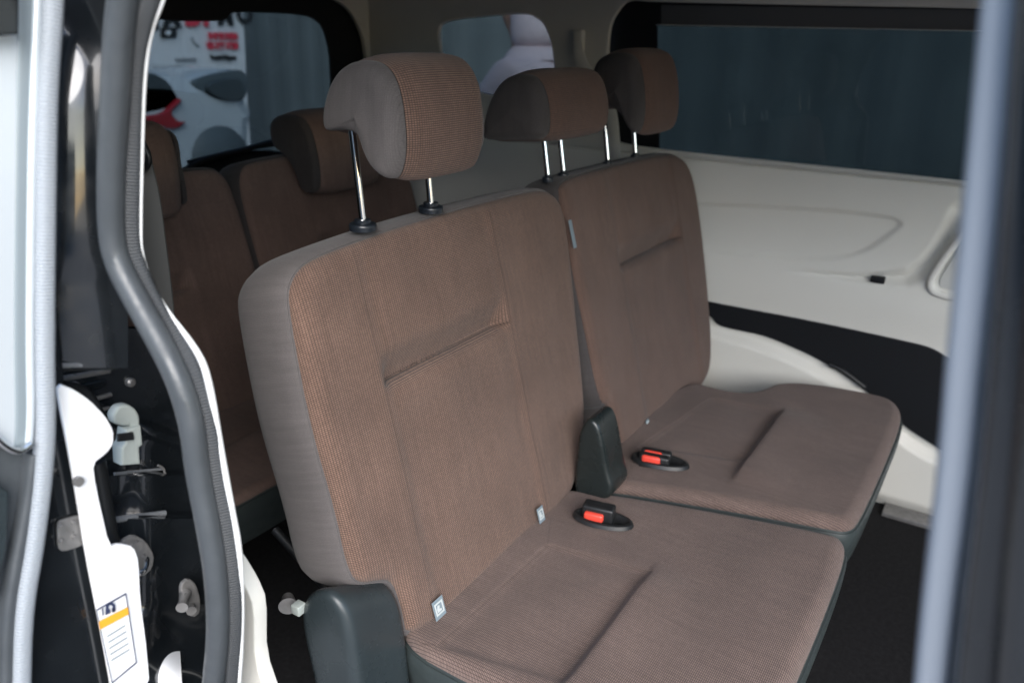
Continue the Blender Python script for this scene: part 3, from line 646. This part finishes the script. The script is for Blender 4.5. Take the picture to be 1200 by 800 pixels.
# return flange joining seal and jamb
A3 = smooth_open([onX(x, y, .452) for x, y in tubepx], 80, 2); B3 = smooth_open([onY(x, y, .93) for x, y in tubepx], 80, 2)
V = []; 
for t in (0, .3, .6, 1): V += list(A3 * (1 - t) + B3 * t + np.array([.014 * math.sin(math.pi * t), 0, 0]))
V += [p + np.array([.006, .0, 0]) for p in V[::-1]][::-1]
n = 80; F = [(r * n + i, (r + 1) * n + i, (r + 1) * n + i + 1, r * n + i + 1) for r in range(3) for i in range(n - 1)]
vp('jamb_flange', mesh('jamb_flange', V[:4 * n], F, None), 'paint', jamb)
def bar(name, p0, p1, Y, r, m, parent=None, flatk=1):
    a, b = onY(*p0, Y), onY(*p1, Y); return vp(name, tube(name, [a, (a + b) / 2, b], r, 10), m, parent or jamb)
bar('lower_edge', (50, 431), (146, 428), .80, .0045, 'paint')
bar('door_rail', (60, 446), (128, 434), .86, .0035, 'steel'); bar('door_rail', (60, 462), (122, 448), .87, .005, 'paint')
bar('door_rail', (95, 472), (130, 462), .875, .003, 'steel'); bar('door_rail', (98, 484), (128, 478), .88, .0025, 'steel')
for x, y in ((86, 452), (151, 447), (191, 458), (150, 570)):
    c = onY(x, y, .885); vp('screw', tube('screw', [c, c + np.array([0, -.006, 0]), c + np.array([0, -.008, 0])], .006, 14, lambda t: 1 - .4 * (t > .9)), 'steel', jamb)
# white plate with warning sticker
YP = .765
wp = [(66, 450), (82, 456), (100, 468), (118, 486), (128, 503), (128, 518), (121, 528), (104, 541), (108, 570), (124, 640), (136, 636), (152, 639), (158, 655), (160, 700), (168, 760), (174, 840), (136, 840), (118, 740), (100, 650), (88, 575), (78, 520), (68, 470)]
wpl = vp('cover_plate', plate('cover_plate', sm(jx(wp, YP), 1), fr=FRY, origin=(0, YP, 0), t=.006, bev=.0015), 'white', jamb)
YS = YP - .008
st = vp('warning_sticker', flat(plate('warning_sticker', jx([(112.5, 714), (147.5, 694.5), (160, 776), (131, 800)], YS), [jx([(113.2, 715), (147, 696), (159.3, 775.5), (131.3, 799)], YS)], fr=FRY, origin=(0, YS, 0), t=.0008, bev=.0001)), 'ink', wpl, False)
vp('sticker_stripe', flat(plate('sticker_stripe', jx([(115.5, 728), (149.5, 711), (150.5, 719), (117, 737)], YS), fr=FRY, origin=(0, YS, 0), t=.0008, bev=.0001)), 'orange', st, False)
for poly in ([(123.5, 720), (124, 709), (127, 706), (131, 705), (134.5, 708), (135, 715), (132.5, 716.5), (132, 710), (129.5, 708), (127, 709), (126.5, 718.5)], [(126.5, 714), (128.5, 713), (129, 717.5), (127, 718.5)], [(131, 712), (133, 711), (134, 716), (131.5, 717)], [(119.5, 713), (120.5, 712.5), (121, 720), (120, 720.5)]):
    vp('pictogram', flat(plate('pictogram', jx(poly, YS), fr=FRY, origin=(0, YS, 0), t=.0008, bev=.0001)), 'ink', st, False)
for yy in (745, 752, 759, 766, 773):
    k = (yy - 714) / 80; xa = 117 + 14 * k; vp('small_print', flat(plate('small_print', jx([(xa + 3, yy), (xa + 24, yy - 13), (xa + 24.1, yy - 12.2), (xa + 3.1, yy + .8)], YS), fr=FRY, origin=(0, YS, 0), t=.0006, bev=0)), 'label', st, False)
c = onY(90, 563, YP - .007); vp('screw', tube('screw', [c, c + np.array([0, -.004, 0]), c + np.array([0, -.005, 0])], .0052, 18), 'steel', wpl)
bar('gas_strut', (112, 540), (130, 640), .80, .0105, 'black')
# striker with loop
c = onY(160, 650, .835)
W['edgeglint'] = mat('edge_glint', (.16, .17, .18), .3, .6, coat=.5, noise=.2, nscale=40)  # paler grey that paints sky glints onto the black ledges
bar('ledge_glint', (134, 555), (192, 549), .868, .0022, 'edgeglint'); bar('ledge_glint', (132, 609), (193, 601), .838, .0042, 'edgeglint'); bar('ledge_glint', (66, 428.5), (145, 426), .782, .0028, 'edgeglint')  # thin bars drawn as the highlights along the ledge edges
surf('jamb_reflection', 712, 860, lambda y: 160 + (y - 712) * .12, lambda y: 208 + (y - 712) * .06, lambda t, x, y: .90 - .03 * t - .12 * float(sst(np.array(float(y)), 700, 800)) - .01 * math.sin(math.pi * t), 'white', jamb, 20, 40)  # white piece standing in for the bright reflection in the black lower jamb
pl = vp('latch_striker', plate('latch_striker', sm([(onY(x, y, .80)[0], onY(x, y, .80)[2]) for x, y in [(142, 634), (155, 627), (168, 634), (178, 650), (176, 664), (166, 674), (150, 668), (143, 650)]], 1), fr=FRY, origin=(0, .803, 0), t=.006, bev=.002), 'steel', jamb)
lp_ = smooth_open([onY(170, 652, .80), onY(172, 655, .785), onY(170, 668, .775), onY(160, 672, .775), onY(156, 672, .795)], 24, 2); vp('striker_loop', tube('striker_loop', lp_, .0035, 10), 'chrome', pl)
c = onY(156, 640, .797); vp('screw', tube('screw', [c, c + np.array([0, -.006, 0]), c + np.array([0, -.007, 0])], .008, 20), 'steel', pl)
pl = vp('latch_striker', plate('latch_striker', sm([(onY(x, y, .80)[0], onY(x, y, .80)[2]) for x, y in [(212, 684), (219, 678), (227, 684), (232, 700), (232, 716), (226, 721), (218, 714), (212, 698)]], 1), fr=FRY, origin=(0, .803, 0), t=.006, bev=.002), 'steel', jamb)
c = onY(217, 695, .797); vp('striker_pin', tube('striker_pin', [c, c + np.array([-.012, -.012, 0]), c + np.array([-.02, -.02, 0])], .0075, 16, lambda t: 1 - .25 * (.3 < t < .8)), 'steel', pl)
c = onY(223, 711, .797); vp('screw', tube('screw', [c, c + np.array([-.003, -.006, 0]), c + np.array([-.004, -.008, 0])], .0065, 16), 'steel', pl)
# grey cable connector
Yc = .83
cn = vp('cable_connector', plate('cable_connector', sm(jx([(127, 483), (132, 475), (141, 473), (149, 478), (153, 486), (153, 497), (148, 498), (146, 490), (140, 493), (133, 492), (128, 490)], Yc), 1), fr=FRY, origin=(0, Yc, 0), t=.014, bev=.003), 'connector', jamb)
vp('connector_body', plate('connector_body', jx([(139, 500), (151, 497), (153, 515), (149, 518), (150, 536), (134, 537), (133, 520), (137, 515)], Yc), fr=FRY, origin=(0, Yc, 0), t=.02, bev=.003), 'connector', cn)
vp('connector_clip', plate('connector_clip', jx([(136, 508), (152, 506), (153, 513), (136, 515)], Yc - .018), fr=FRY, origin=(0, Yc - .02, 0), t=.004, bev=.001), 'black', cn)
vp('cable', tube('cable', smooth_open([onY(x, y, .84) for x, y in [(133, 492), (120, 490), (110, 470), (100, 455), (70, 450)]], 24, 2), .005, 10), 'black', cn)
vp('cable', tube('cable', smooth_open([onY(x, y, .86) for x, y in [(185, 545), (192, 548), (193, 556), (202, 560)]], 18, 2), .0016, 8), 'steel', cn)

W['edgegrey'] = mat('door_edge_grey', (.22, .26, .28), .4, .5, coat=.4)
# ---- sliding door, pushed back: its front edge with the light ribbed seal
sd = vp('sliding_door', plate('sliding_door', jx([(-330, -300), (6, -90), (10, 0), (10, 200), (9, 400), (10, 500), (8, 518), (-20, 512), (-330, 470)], .765), fr=FRY, origin=(0, .765, 0), t=.012, bev=.004), 'silver')
def vband(name, xs, X_or_Y, m, w, dpt, side=(0, -1, 0), parent=None):
    p = smooth_open([onY(x, y, X_or_Y) for x, y in xs], 70, 2); return vp(name, sweep(name, p, rrect(w, dpt, min(w, dpt) * .4, 4), side), m, parent or sd)
vband('door_edge', [(44, -90), (40, 0), (36, 100), (33, 200), (31, 400), (33, 480), (30, 522)], .757, 'silver', .007, .016)
vband('door_edge', [(30, -90), (27, 0), (24, 100), (22, 200), (20, 400), (22, 480), (20, 520)], .760, 'edgegrey', .020, .016)
vband('door_edge', [(38, 530), (28, 600), (16, 660), (6, 720), (4, 840)], .758, 'rubber', .012, .02)
vband('door_seal', [(64, -90), (62, 0), (55, 100), (53, 200), (51, 400), (54, 520), (40, 640), (27, 710), (24, 800), (24, 850)], .750, 'ribbedlight', .0175, .018)
vp('door_inner', plate('door_inner', jx([(58, 380), (66, 450), (68, 470), (78, 520), (88, 575), (100, 650), (118, 740), (136, 860), (20, 860), (20, 700), (44, 600), (50, 520)], .785), fr=FRY, origin=(0, .785, 0), t=.012, bev=.003), 'paint', sd)
gp = vp('guide_plate', plate('guide_plate', sm(jx([(63, 612), (66, 607), (88, 601), (91, 605), (92, 632), (89, 636), (69, 642), (64, 638)], .777), 1), fr=FRY, origin=(0, .772, 0), t=.004, bev=.001), 'steel', sd)
for x, y in ((70, 615), (85, 611), (71, 633), (86, 628)):
    c = onY(x, y, .768); vp('rivet', tube('rivet', [c, c + np.array([0, -.003, 0]), c + np.array([0, -.004, 0])], .0028, 12, lambda t: 1 - .4 * t), 'steel', gp)
vp('quarter_light', plate('quarter_light', jx([(-60, -90), (12, -90), (12, 38), (-60, 44)], .744), fr=FRY, origin=(0, .744, 0), t=.01, bev=.002), 'paint', sd)
vband('chrome_strip', [(-60, 470), (-10, 508), (6, 524), (22, 530), (36, 520)], .745, 'chrome', .006, .006)
vp('lower_skin', plate('lower_skin', jx([(-330, 490), (-20, 520), (34, 536), (16, 640), (0, 720), (-8, 860), (-330, 860)], .775), fr=FRY, origin=(0, .775, 0), t=.012, bev=.004), 'rubber', sd)
vp('side_glass', plate('side_glass', jx([(-330, 520), (-20, 560), (4, 575), (2, 640), (-14, 700), (-330, 700)], .755), fr=FRY, origin=(0, .755, 0), t=.006, bev=.002), 'cover', sd)

# ---- front pillar at the right, close to the lens
XP = .42
def pil(name, xs, X, m, w, d, parent=None): 
    p = smooth_open([onX(x, y, X) for x, y in xs], 50, 2); return vp(name, sweep(name, p, rrect(w, d, min(w, d) * .35, 4), (-1, 0, 0)), m, parent)
fp = pil('front_pillar', [(1185, -60), (1177, 0), (1152, 250), (1134, 400), (1122, 540), (1101, 700), (1088, 840)], XP, 'pillar' if 'pillar' in W else 'silver', .0165, .03)
pil('pillar_lip', [(1204, -60), (1197, 0), (1176, 270), (1163, 400), (1150, 540), (1130, 700), (1116, 840)], XP - .004, 'rubber', .005, .03, fp)
pil('pillar_seal', [(1232, -60), (1224, 0), (1206, 270), (1192, 400), (1180, 540), (1158, 700), (1144, 840)], XP - .005, 'paint', .020, .05, fp)
pil('pillar_panel', [(1300, -60), (1290, 0), (1272, 270), (1260, 400), (1246, 540), (1226, 700), (1212, 840)], XP - .012, 'paint', .042, .06, fp)

# ---- things low between the seal and the near seat
def qx(px, X, t, m, name, parent=None, it=1): return vp(name, plate(name, sm(yz(px, X), it), fr=FRX, origin=(X, 0, 0), t=t, bev=.002), m, parent)
qx([(270, 632), (285, 648), (302, 676), (312, 700), (312, 762), (332, 820), (334, 860), (270, 860)], .53, .02, 'cream', 'sill_trim')
bar2 = lambda n_, a, b, X, r, m: vp(n_, tube(n_, [onX(*a, X), (onX(*a, X) + onX(*b, X)) / 2, onX(*b, X)], r, 12), m, van)
bar2('seat_hinge_rod', (322, 620), (386, 692), .80, .008, 'black')
c = onX(338, 707, .66); hk = vp('hook', tube('hook', [c + np.array([.01, 0.012, 0]), c, c + np.array([-.004, -.004, 0])], .012, 20, lambda t: .7 + .5 * t), 'steel')
c = onX(350, 712, .65); vp('hook_clip', bevel_box('hook_clip', c - .008, c + .008, .002), 'connector', hk)

# belt of the third row hanging behind the seal
bl = thing('seat_belt', 'grey ribbed seat belt hanging behind the white trim edge with black tongue', 'seat belt', tuple(onX(170, 180, .74)), 'seat belts')
pth = smooth_open([onX(x, y, .74) for x, y in [(160, 190), (170, 230), (178, 290), (186, 350), (192, 420), (196, 500)]], 40, 2)
link('webbing', sweep('webbing', pth, rrect(.050, .003, .001, 2), (-.9, -.4, 0)), W['webbing'], bl)
pth = smooth_open([onX(x, y, .735) for x, y in [(160, 160), (169, 170), (175, 186), (172, 196), (162, 202)]], 20, 2)
link('belt_tongue', sweep('belt_tongue', pth, rrect(.010, .008, .003, 3), (-1, 0, 0)), W['black'], bl)

for x in (.95, 1.30, 1.62, 2.02):
    vp('seat_leg', bevel_box('seat_leg', (x - .02, .22, .02), (x + .02, .60, .26), .01), 'black', floor)

# ================================================================ OUTSIDE
W['ground'] = mat('concrete_ground', (.30, .29, .28), .9, .2, noise=.15, nscale=3, bump=.4, bscale=60)
g = link('ground', mesh('ground', [(-60, -60, -.42), (60, -60, -.42), (60, 60, -.42), (-60, 60, -.42)], [(0, 1, 2, 3)]), W['ground'], None, False); tag(g, kind='structure')
W['sheet'] = mat('blue_grey_sheet', (.165, .195, .20), .5, .4, noise=.12, nscale=2)
W['sheet2'] = mat('slate_sheet', (.13, .16, .175), .55, .4, noise=.1, nscale=2)
def corrugated(name, p0, p1, z0, z1, m, label, pitch=.2, amp=.012):
    p0 = np.array(p0); p1 = np.array(p1); Ln = np.linalg.norm(p1 - p0); t = (p1 - p0) / Ln; nn = np.array([-t[1], t[0]])
    n = int(Ln / pitch * 8); V = []
    for th_ in (0, .02):
        for z in (z0, z1):
            for i in range(n + 1):
                s = i / n * Ln; o = amp * np.clip(math.sin(2 * math.pi * s / pitch) * 2, -1, 1) * .5; p = p0 + t * s + nn * (o + th_); V.append((p[0], p[1], z))
    k = n + 1; F = [(i, i + 1, k + i + 1, k + i) for i in range(n)] + [(2 * k + i, 3 * k + i, 3 * k + i + 1, 2 * k + i + 1) for i in range(n)] + [(k + i, k + i + 1, 3 * k + i + 1, 3 * k + i) for i in range(n)]
    o = link(name, mesh(name, V, F), W[m], None, False); o.data.transform(Matrix.Identity(4)); return tag(o, label, 'wall')
corrugated('wall', (7.2, -13.0), (7.2, 8.0), -.42, 3.4, 'sheet', 'blue grey corrugated wall seen through the far side windows', .42, .012)
corrugated('wall', (1.0, 6.9), (7.18, 6.9), -.42, 3.4, 'sheet2', 'slate sheet wall behind the white signboard', .3)

corrugated('wall', (-7.5, 9.0), (-7.5, -12.0), -.42, 2.6, 'sheet2', 'unseen slate wall added across the yard to darken the far window reflection', .3)  # added out of view so the far window does not mirror a bright horizon
# signboard
YB = 6.0
W['board'] = mat('board_white', (.72, .76, .80), .5, .4, noise=.04, nscale=3)
W['bred'] = mat('board_red', (.70, .06, .10), .5); W['bblk'] = mat('board_black', (.02, .025, .03), .5); W['bgry'] = mat('board_grey', (.30, .33, .36), .5)
sg = thing('signboard', 'white shop signboard with black and red lettering above the pale hatchback', 'sign', tuple(onY(230, 60, YB)))
def sp(name, me, m, sm_=False): o = link(name, me, W[m], None, sm_); o.parent = sg; rel(o, sg); return o
sp('board', plate('board', xz([(-60, -120), (280, -110), (290, 110), (296, 200), (-60, 210)], YB), fr=FRY, origin=(0, YB + .06, 0), t=.05, bev=.005), 'board')
px = 1 / 939 * np.linalg.norm(onY(230, 60, YB) - CAM) * .9
def txt(s, x, y, hpx, m, name='lettering', off=.0):
    p = onY(x, y, YB); return sp(name, plate(name, None, fr=FRY, origin=(p[0], YB - .002, p[2]), t=.012, bev=.001, text=s, size=hpx * px * 1.25, font_offset=off), m)
for ch, x_, y_, hh_, mm_ in (('H', 174, 22, 23, 'bblk'), ('A', 200, 21, 23, 'bblk'), ('D', 225, 20, 23, 'bred'), ('Y', 240, 20, 23, 'bred'), ('M', 263, 19, 23, 'bblk'), ('O', 286, 18, 23, 'bblk')): txt(ch, x_, y_, hh_, mm_, off=.012)
sp('emblem', plate('emblem', xz([(188, 33), (206, 32), (206, 44), (188, 45)], YB), fr=FRY, origin=(0, YB, 0), t=.012, bev=.001), 'bblk')
sp('emblem_arrow', plate('emblem_arrow', xz([(193, 37), (196, 37), (196, 34.5), (200, 38.5), (196, 42.5), (196, 40.5), (193, 40.5)], YB), fr=FRY, origin=(0, YB - .004, 0), t=.01, bev=.001), 'board')
txt('0 960 7158', 261, 43, 7.2, 'bred', off=.006); txt('92 166 1621', 261, 54, 7.2, 'bred', off=.006)
txt('mechanicals', 217, 69.5, 4.6, 'bgry'); txt('Tools&Types', 261, 67.5, 5.6, 'bblk', off=.003)
P = smooth_open([onY(x, y, YB - .002) for x, y in [(225, 44), (226, 49), (230, 53), (233, 54)]], 12, 1); sp('phone_symbol', tube('phone_symbol', P, .011, 8), 'bgry', True)

# parked hatchback behind the van
W['carpaint'] = mat('pale_car_paint', (.55, .62, .66), .25, .5, coat=.8); W['carglass'] = mat('dark_car_glass', (.06, .08, .09), .15, .6)
W['lampred'] = mat('tail_lamp_red', (.36, .02, .03), .2, .6, coat=.5); W['cladding'] = mat('grey_cladding', (.10, .13, .145), .5)
YC = 4.4
def at(x, y, Y=YC): return onY(x, y, Y)
car = thing('parked_car', 'pale silver hatchback with red tail lamp parked under the white signboard', 'car', tuple(at(230, 160)[:2]) + (-.42,))
def cp(name, me, m, sm_=True): o = link(name, me, W[m], None, sm_); o.parent = car; rel(o, car); return o
def slab(px_, Y, t, bev): return plate('x', sm(xz(px_, Y - t), 2), fr=FRY, origin=(0, Y, 0), t=t, bev=bev, inset=bev)
body = slab([(60, 96), (110, 84), (160, 80), (200, 82), (225, 88), (250, 83), (284, 80), (291, 92), (293, 118), (300, 124), (301, 136), (298, 148), (299, 260), (60, 280)], YC + .5, .9, .10)
cp('body', body, 'carpaint')
cp('rear_window', slab([(130, 92), (175, 84), (195, 92), (210, 110), (214, 124), (180, 132), (130, 134)], YC - .02, .4, .03) if False else slab([(120, 90), (178, 84), (196, 94), (208, 110), (213, 122), (180, 134), (120, 138)], YC - .37, .03, .01), 'carglass')
cp('side_window', slab([(223, 95), (250, 86), (290, 80), (290, 118), (262, 121), (246, 116), (232, 106)], YC - .37, .03, .01), 'cladding')
cp('side_glass', slab([(242, 100), (255, 94), (282, 90), (290, 116), (268, 119), (250, 112)], YC - .40, .03, .008), 'carglass')
cp('tail_lamp', slab([(212, 114), (214, 120), (200, 132), (210, 143), (220, 142), (211, 150), (200, 152), (185, 145), (168, 142), (168, 136), (190, 134), (204, 122)], YC - .39, .04, .01), 'lampred')
# rounded wheel arch bulge and bumper
me = bpy.data.meshes.new('wheel_arch'); bm = bmesh.new(); bmesh.ops.create_uvsphere(bm, u_segments=32, v_segments=20, radius=1); bm.to_mesh(me); bm.free()
c = at(245, 182, YC - .3); me.transform(Matrix.Translation(c) @ Matrix.Diagonal((.26, .16, .23, 1))); cp('wheel_arch', me, 'cladding')
for xx in (150, 262):
    c = at(xx, 232, YC - .2); c[2] = -.42 + .32
    w_ = cp('wheel', tube('wheel', [c + np.array([0, -.1, 0]), c, c + np.array([0, .1, 0])], .32, 32), 'matblack'); 
    r_ = link('rim', tube('rim', [c + np.array([0, -.115, 0]), c + np.array([0, -.105, 0]), c], .2, 24), W['steel'], None); r_.parent = w_; rel(r_, w_)

# person standing outside beyond the small rear window
W['hood'] = mat('pale_pink_cloth', (.68, .58, .60), .9, .2, noise=.06, nscale=6, bump=.4, bscale=30); W['skin'] = mat('skin', (.42, .24, .17), .55, .4)
W['dark'] = mat('dark_cloth', (.04, .045, .05), .9, .2)
def skin_body(name, joints, edges, m, lvl=2):
    me = bpy.data.meshes.new(name); me.from_pydata([j[0] for j in joints], edges, []); o = bpy.data.objects.new(name, me); COL.objects.link(o)
    mo = o.modifiers.new('s', 'SKIN'); ss = o.modifiers.new('u', 'SUBSURF'); ss.levels = ss.render_levels = lvl
    for v, j in zip(me.skin_vertices[0].data, joints): r = j[1]; v.radius = r if isinstance(r, tuple) else (r, r)
    me.skin_vertices[0].data[0].use_root = True
    dg = bpy.context.evaluated_depsgraph_get(); me2 = bpy.data.meshes.new_from_object(o.evaluated_get(dg)); me2.name = name
    bpy.data.objects.remove(o); return me2
XB = 3.1
b0 = onX(630, 74, XB); bx, by = XB, b0[1]; sh = b0[2] + .02
# facing +Y (towards the rear of the van); shoulder line leaning
J = [((bx, by, .50), .17), ((bx, by, .75), .155), ((bx, by + .01, sh - .13), .17), ((bx, by + .02, sh - .03), .13), ((bx, by + .05, sh + .08), .06), ((bx, by + .10, sh + .17), .085), ((bx, by + .11, sh + .27), .095),
     ((bx - .19, by, sh - .07), .075), ((bx - .23, by + .14, sh - .27), .055), ((bx - .16, by + .36, sh - .33), .042), ((bx + .19, by, sh - .07), .075), ((bx + .24, by + .05, sh - .34), .055), ((bx + .20, by + .26, sh - .46), .042),
     ((bx - .09, by, .38), .10), ((bx - .10, by + .02, .02), .065), ((bx - .10, by - .02, -.34), .045), ((bx + .09, by, .38), .10), ((bx + .10, by + .02, .02), .065), ((bx + .10, by - .02, -.34), .045),
     ((bx - .10, by + .14, -.39), .035), ((bx + .10, by + .14, -.39), .035)]
Eg = [(0, 1), (1, 2), (2, 3), (3, 4), (4, 5), (5, 6), (2, 7), (7, 8), (8, 9), (2, 10), (10, 11), (11, 12), (0, 13), (13, 14), (14, 15), (0, 16), (16, 17), (17, 18), (15, 19), (18, 20)]
pe = thing('person', 'person in a pale pink headscarf and loose top standing outside beyond the small rear window', 'person', (bx, by, -.42))
o = link('body', skin_body('body', J, Eg, None), W['skin'], pe)
J2 = [((bx, by, .44), .185), ((bx, by, .75), .185), ((bx, by, sh - .14), .21), ((bx, by + .0, sh - .03), .17), ((bx, by + .00, sh + .07), .12), ((bx - .21, by, sh - .07), .10), ((bx - .25, by + .14, sh - .27), .085), ((bx - .17, by + .34, sh - .33), .065),
      ((bx + .21, by, sh - .07), .10), ((bx + .25, by + .05, sh - .34), .082), ((bx + .20, by + .24, sh - .45), .062)]
E2 = [(0, 1), (1, 2), (2, 3), (3, 4), (2, 5), (5, 6), (6, 7), (2, 8), (8, 9), (9, 10)]
link('hooded_top', skin_body('hooded_top', J2, E2, None), W['hood'], pe)
J3 = [((bx, by, .46), .18), ((bx - .09, by, .36), .12), ((bx - .10, by + .02, .02), .085), ((bx - .10, by - .02, -.32), .065), ((bx + .09, by, .36), .12), ((bx + .10, by + .02, .02), .085), ((bx + .10, by - .02, -.32), .065)]
link('trousers', skin_body('trousers', J3, [(0, 1), (1, 2), (2, 3), (0, 4), (4, 5), (5, 6)], None), W['dark'], pe)
J4 = [((bx, by - .01, sh + .02), .15), ((bx, by + .0, sh + .14), .12), ((bx, by + .03, sh + .27), .125)]
link('headscarf', skin_body('headscarf', J4, [(0, 1), (1, 2)], None), W['hood'], pe)

# ================================================================ LIGHT
wd = bpy.data.worlds.new('World'); S.world = wd; wd.use_nodes = True; nt = wd.node_tree
sky = nt.nodes.new('ShaderNodeTexSky'); sky.sky_type = 'NISHITA'; sky.sun_disc = False
SUN_EL, SUN_AZ = math.radians(33), 0
sky.sun_elevation = SUN_EL
d = Vector((-math.cos(SUN_EL) * math.cos(math.radians(42)), -math.cos(SUN_EL) * math.sin(math.radians(42)), math.sin(SUN_EL)))   # towards the sun
sky.sun_rotation = math.atan2(d.x, d.y)
bg = nt.nodes['Background']; bg.inputs['Strength'].default_value = .12; nt.links.new(sky.outputs[0], bg.inputs[0])
sl = bpy.data.lights.new('sun', 'SUN'); so = bpy.data.objects.new('sun', sl); COL.objects.link(so)
sl.energy = 1.5; sl.angle = math.radians(45); sl.color = (1, .975, .95); so.rotation_euler = d.to_track_quat('Z', 'Y').to_euler()
S.view_settings.view_transform = 'Standard'; S.view_settings.look = 'None'; S.view_settings.exposure = 1.72; S.view_settings.gamma = 1
S.cycles.max_bounces = 12; S.cycles.diffuse_bounces = 8; S.cycles.transparent_max_bounces = 12; S.cycles.use_denoising = True
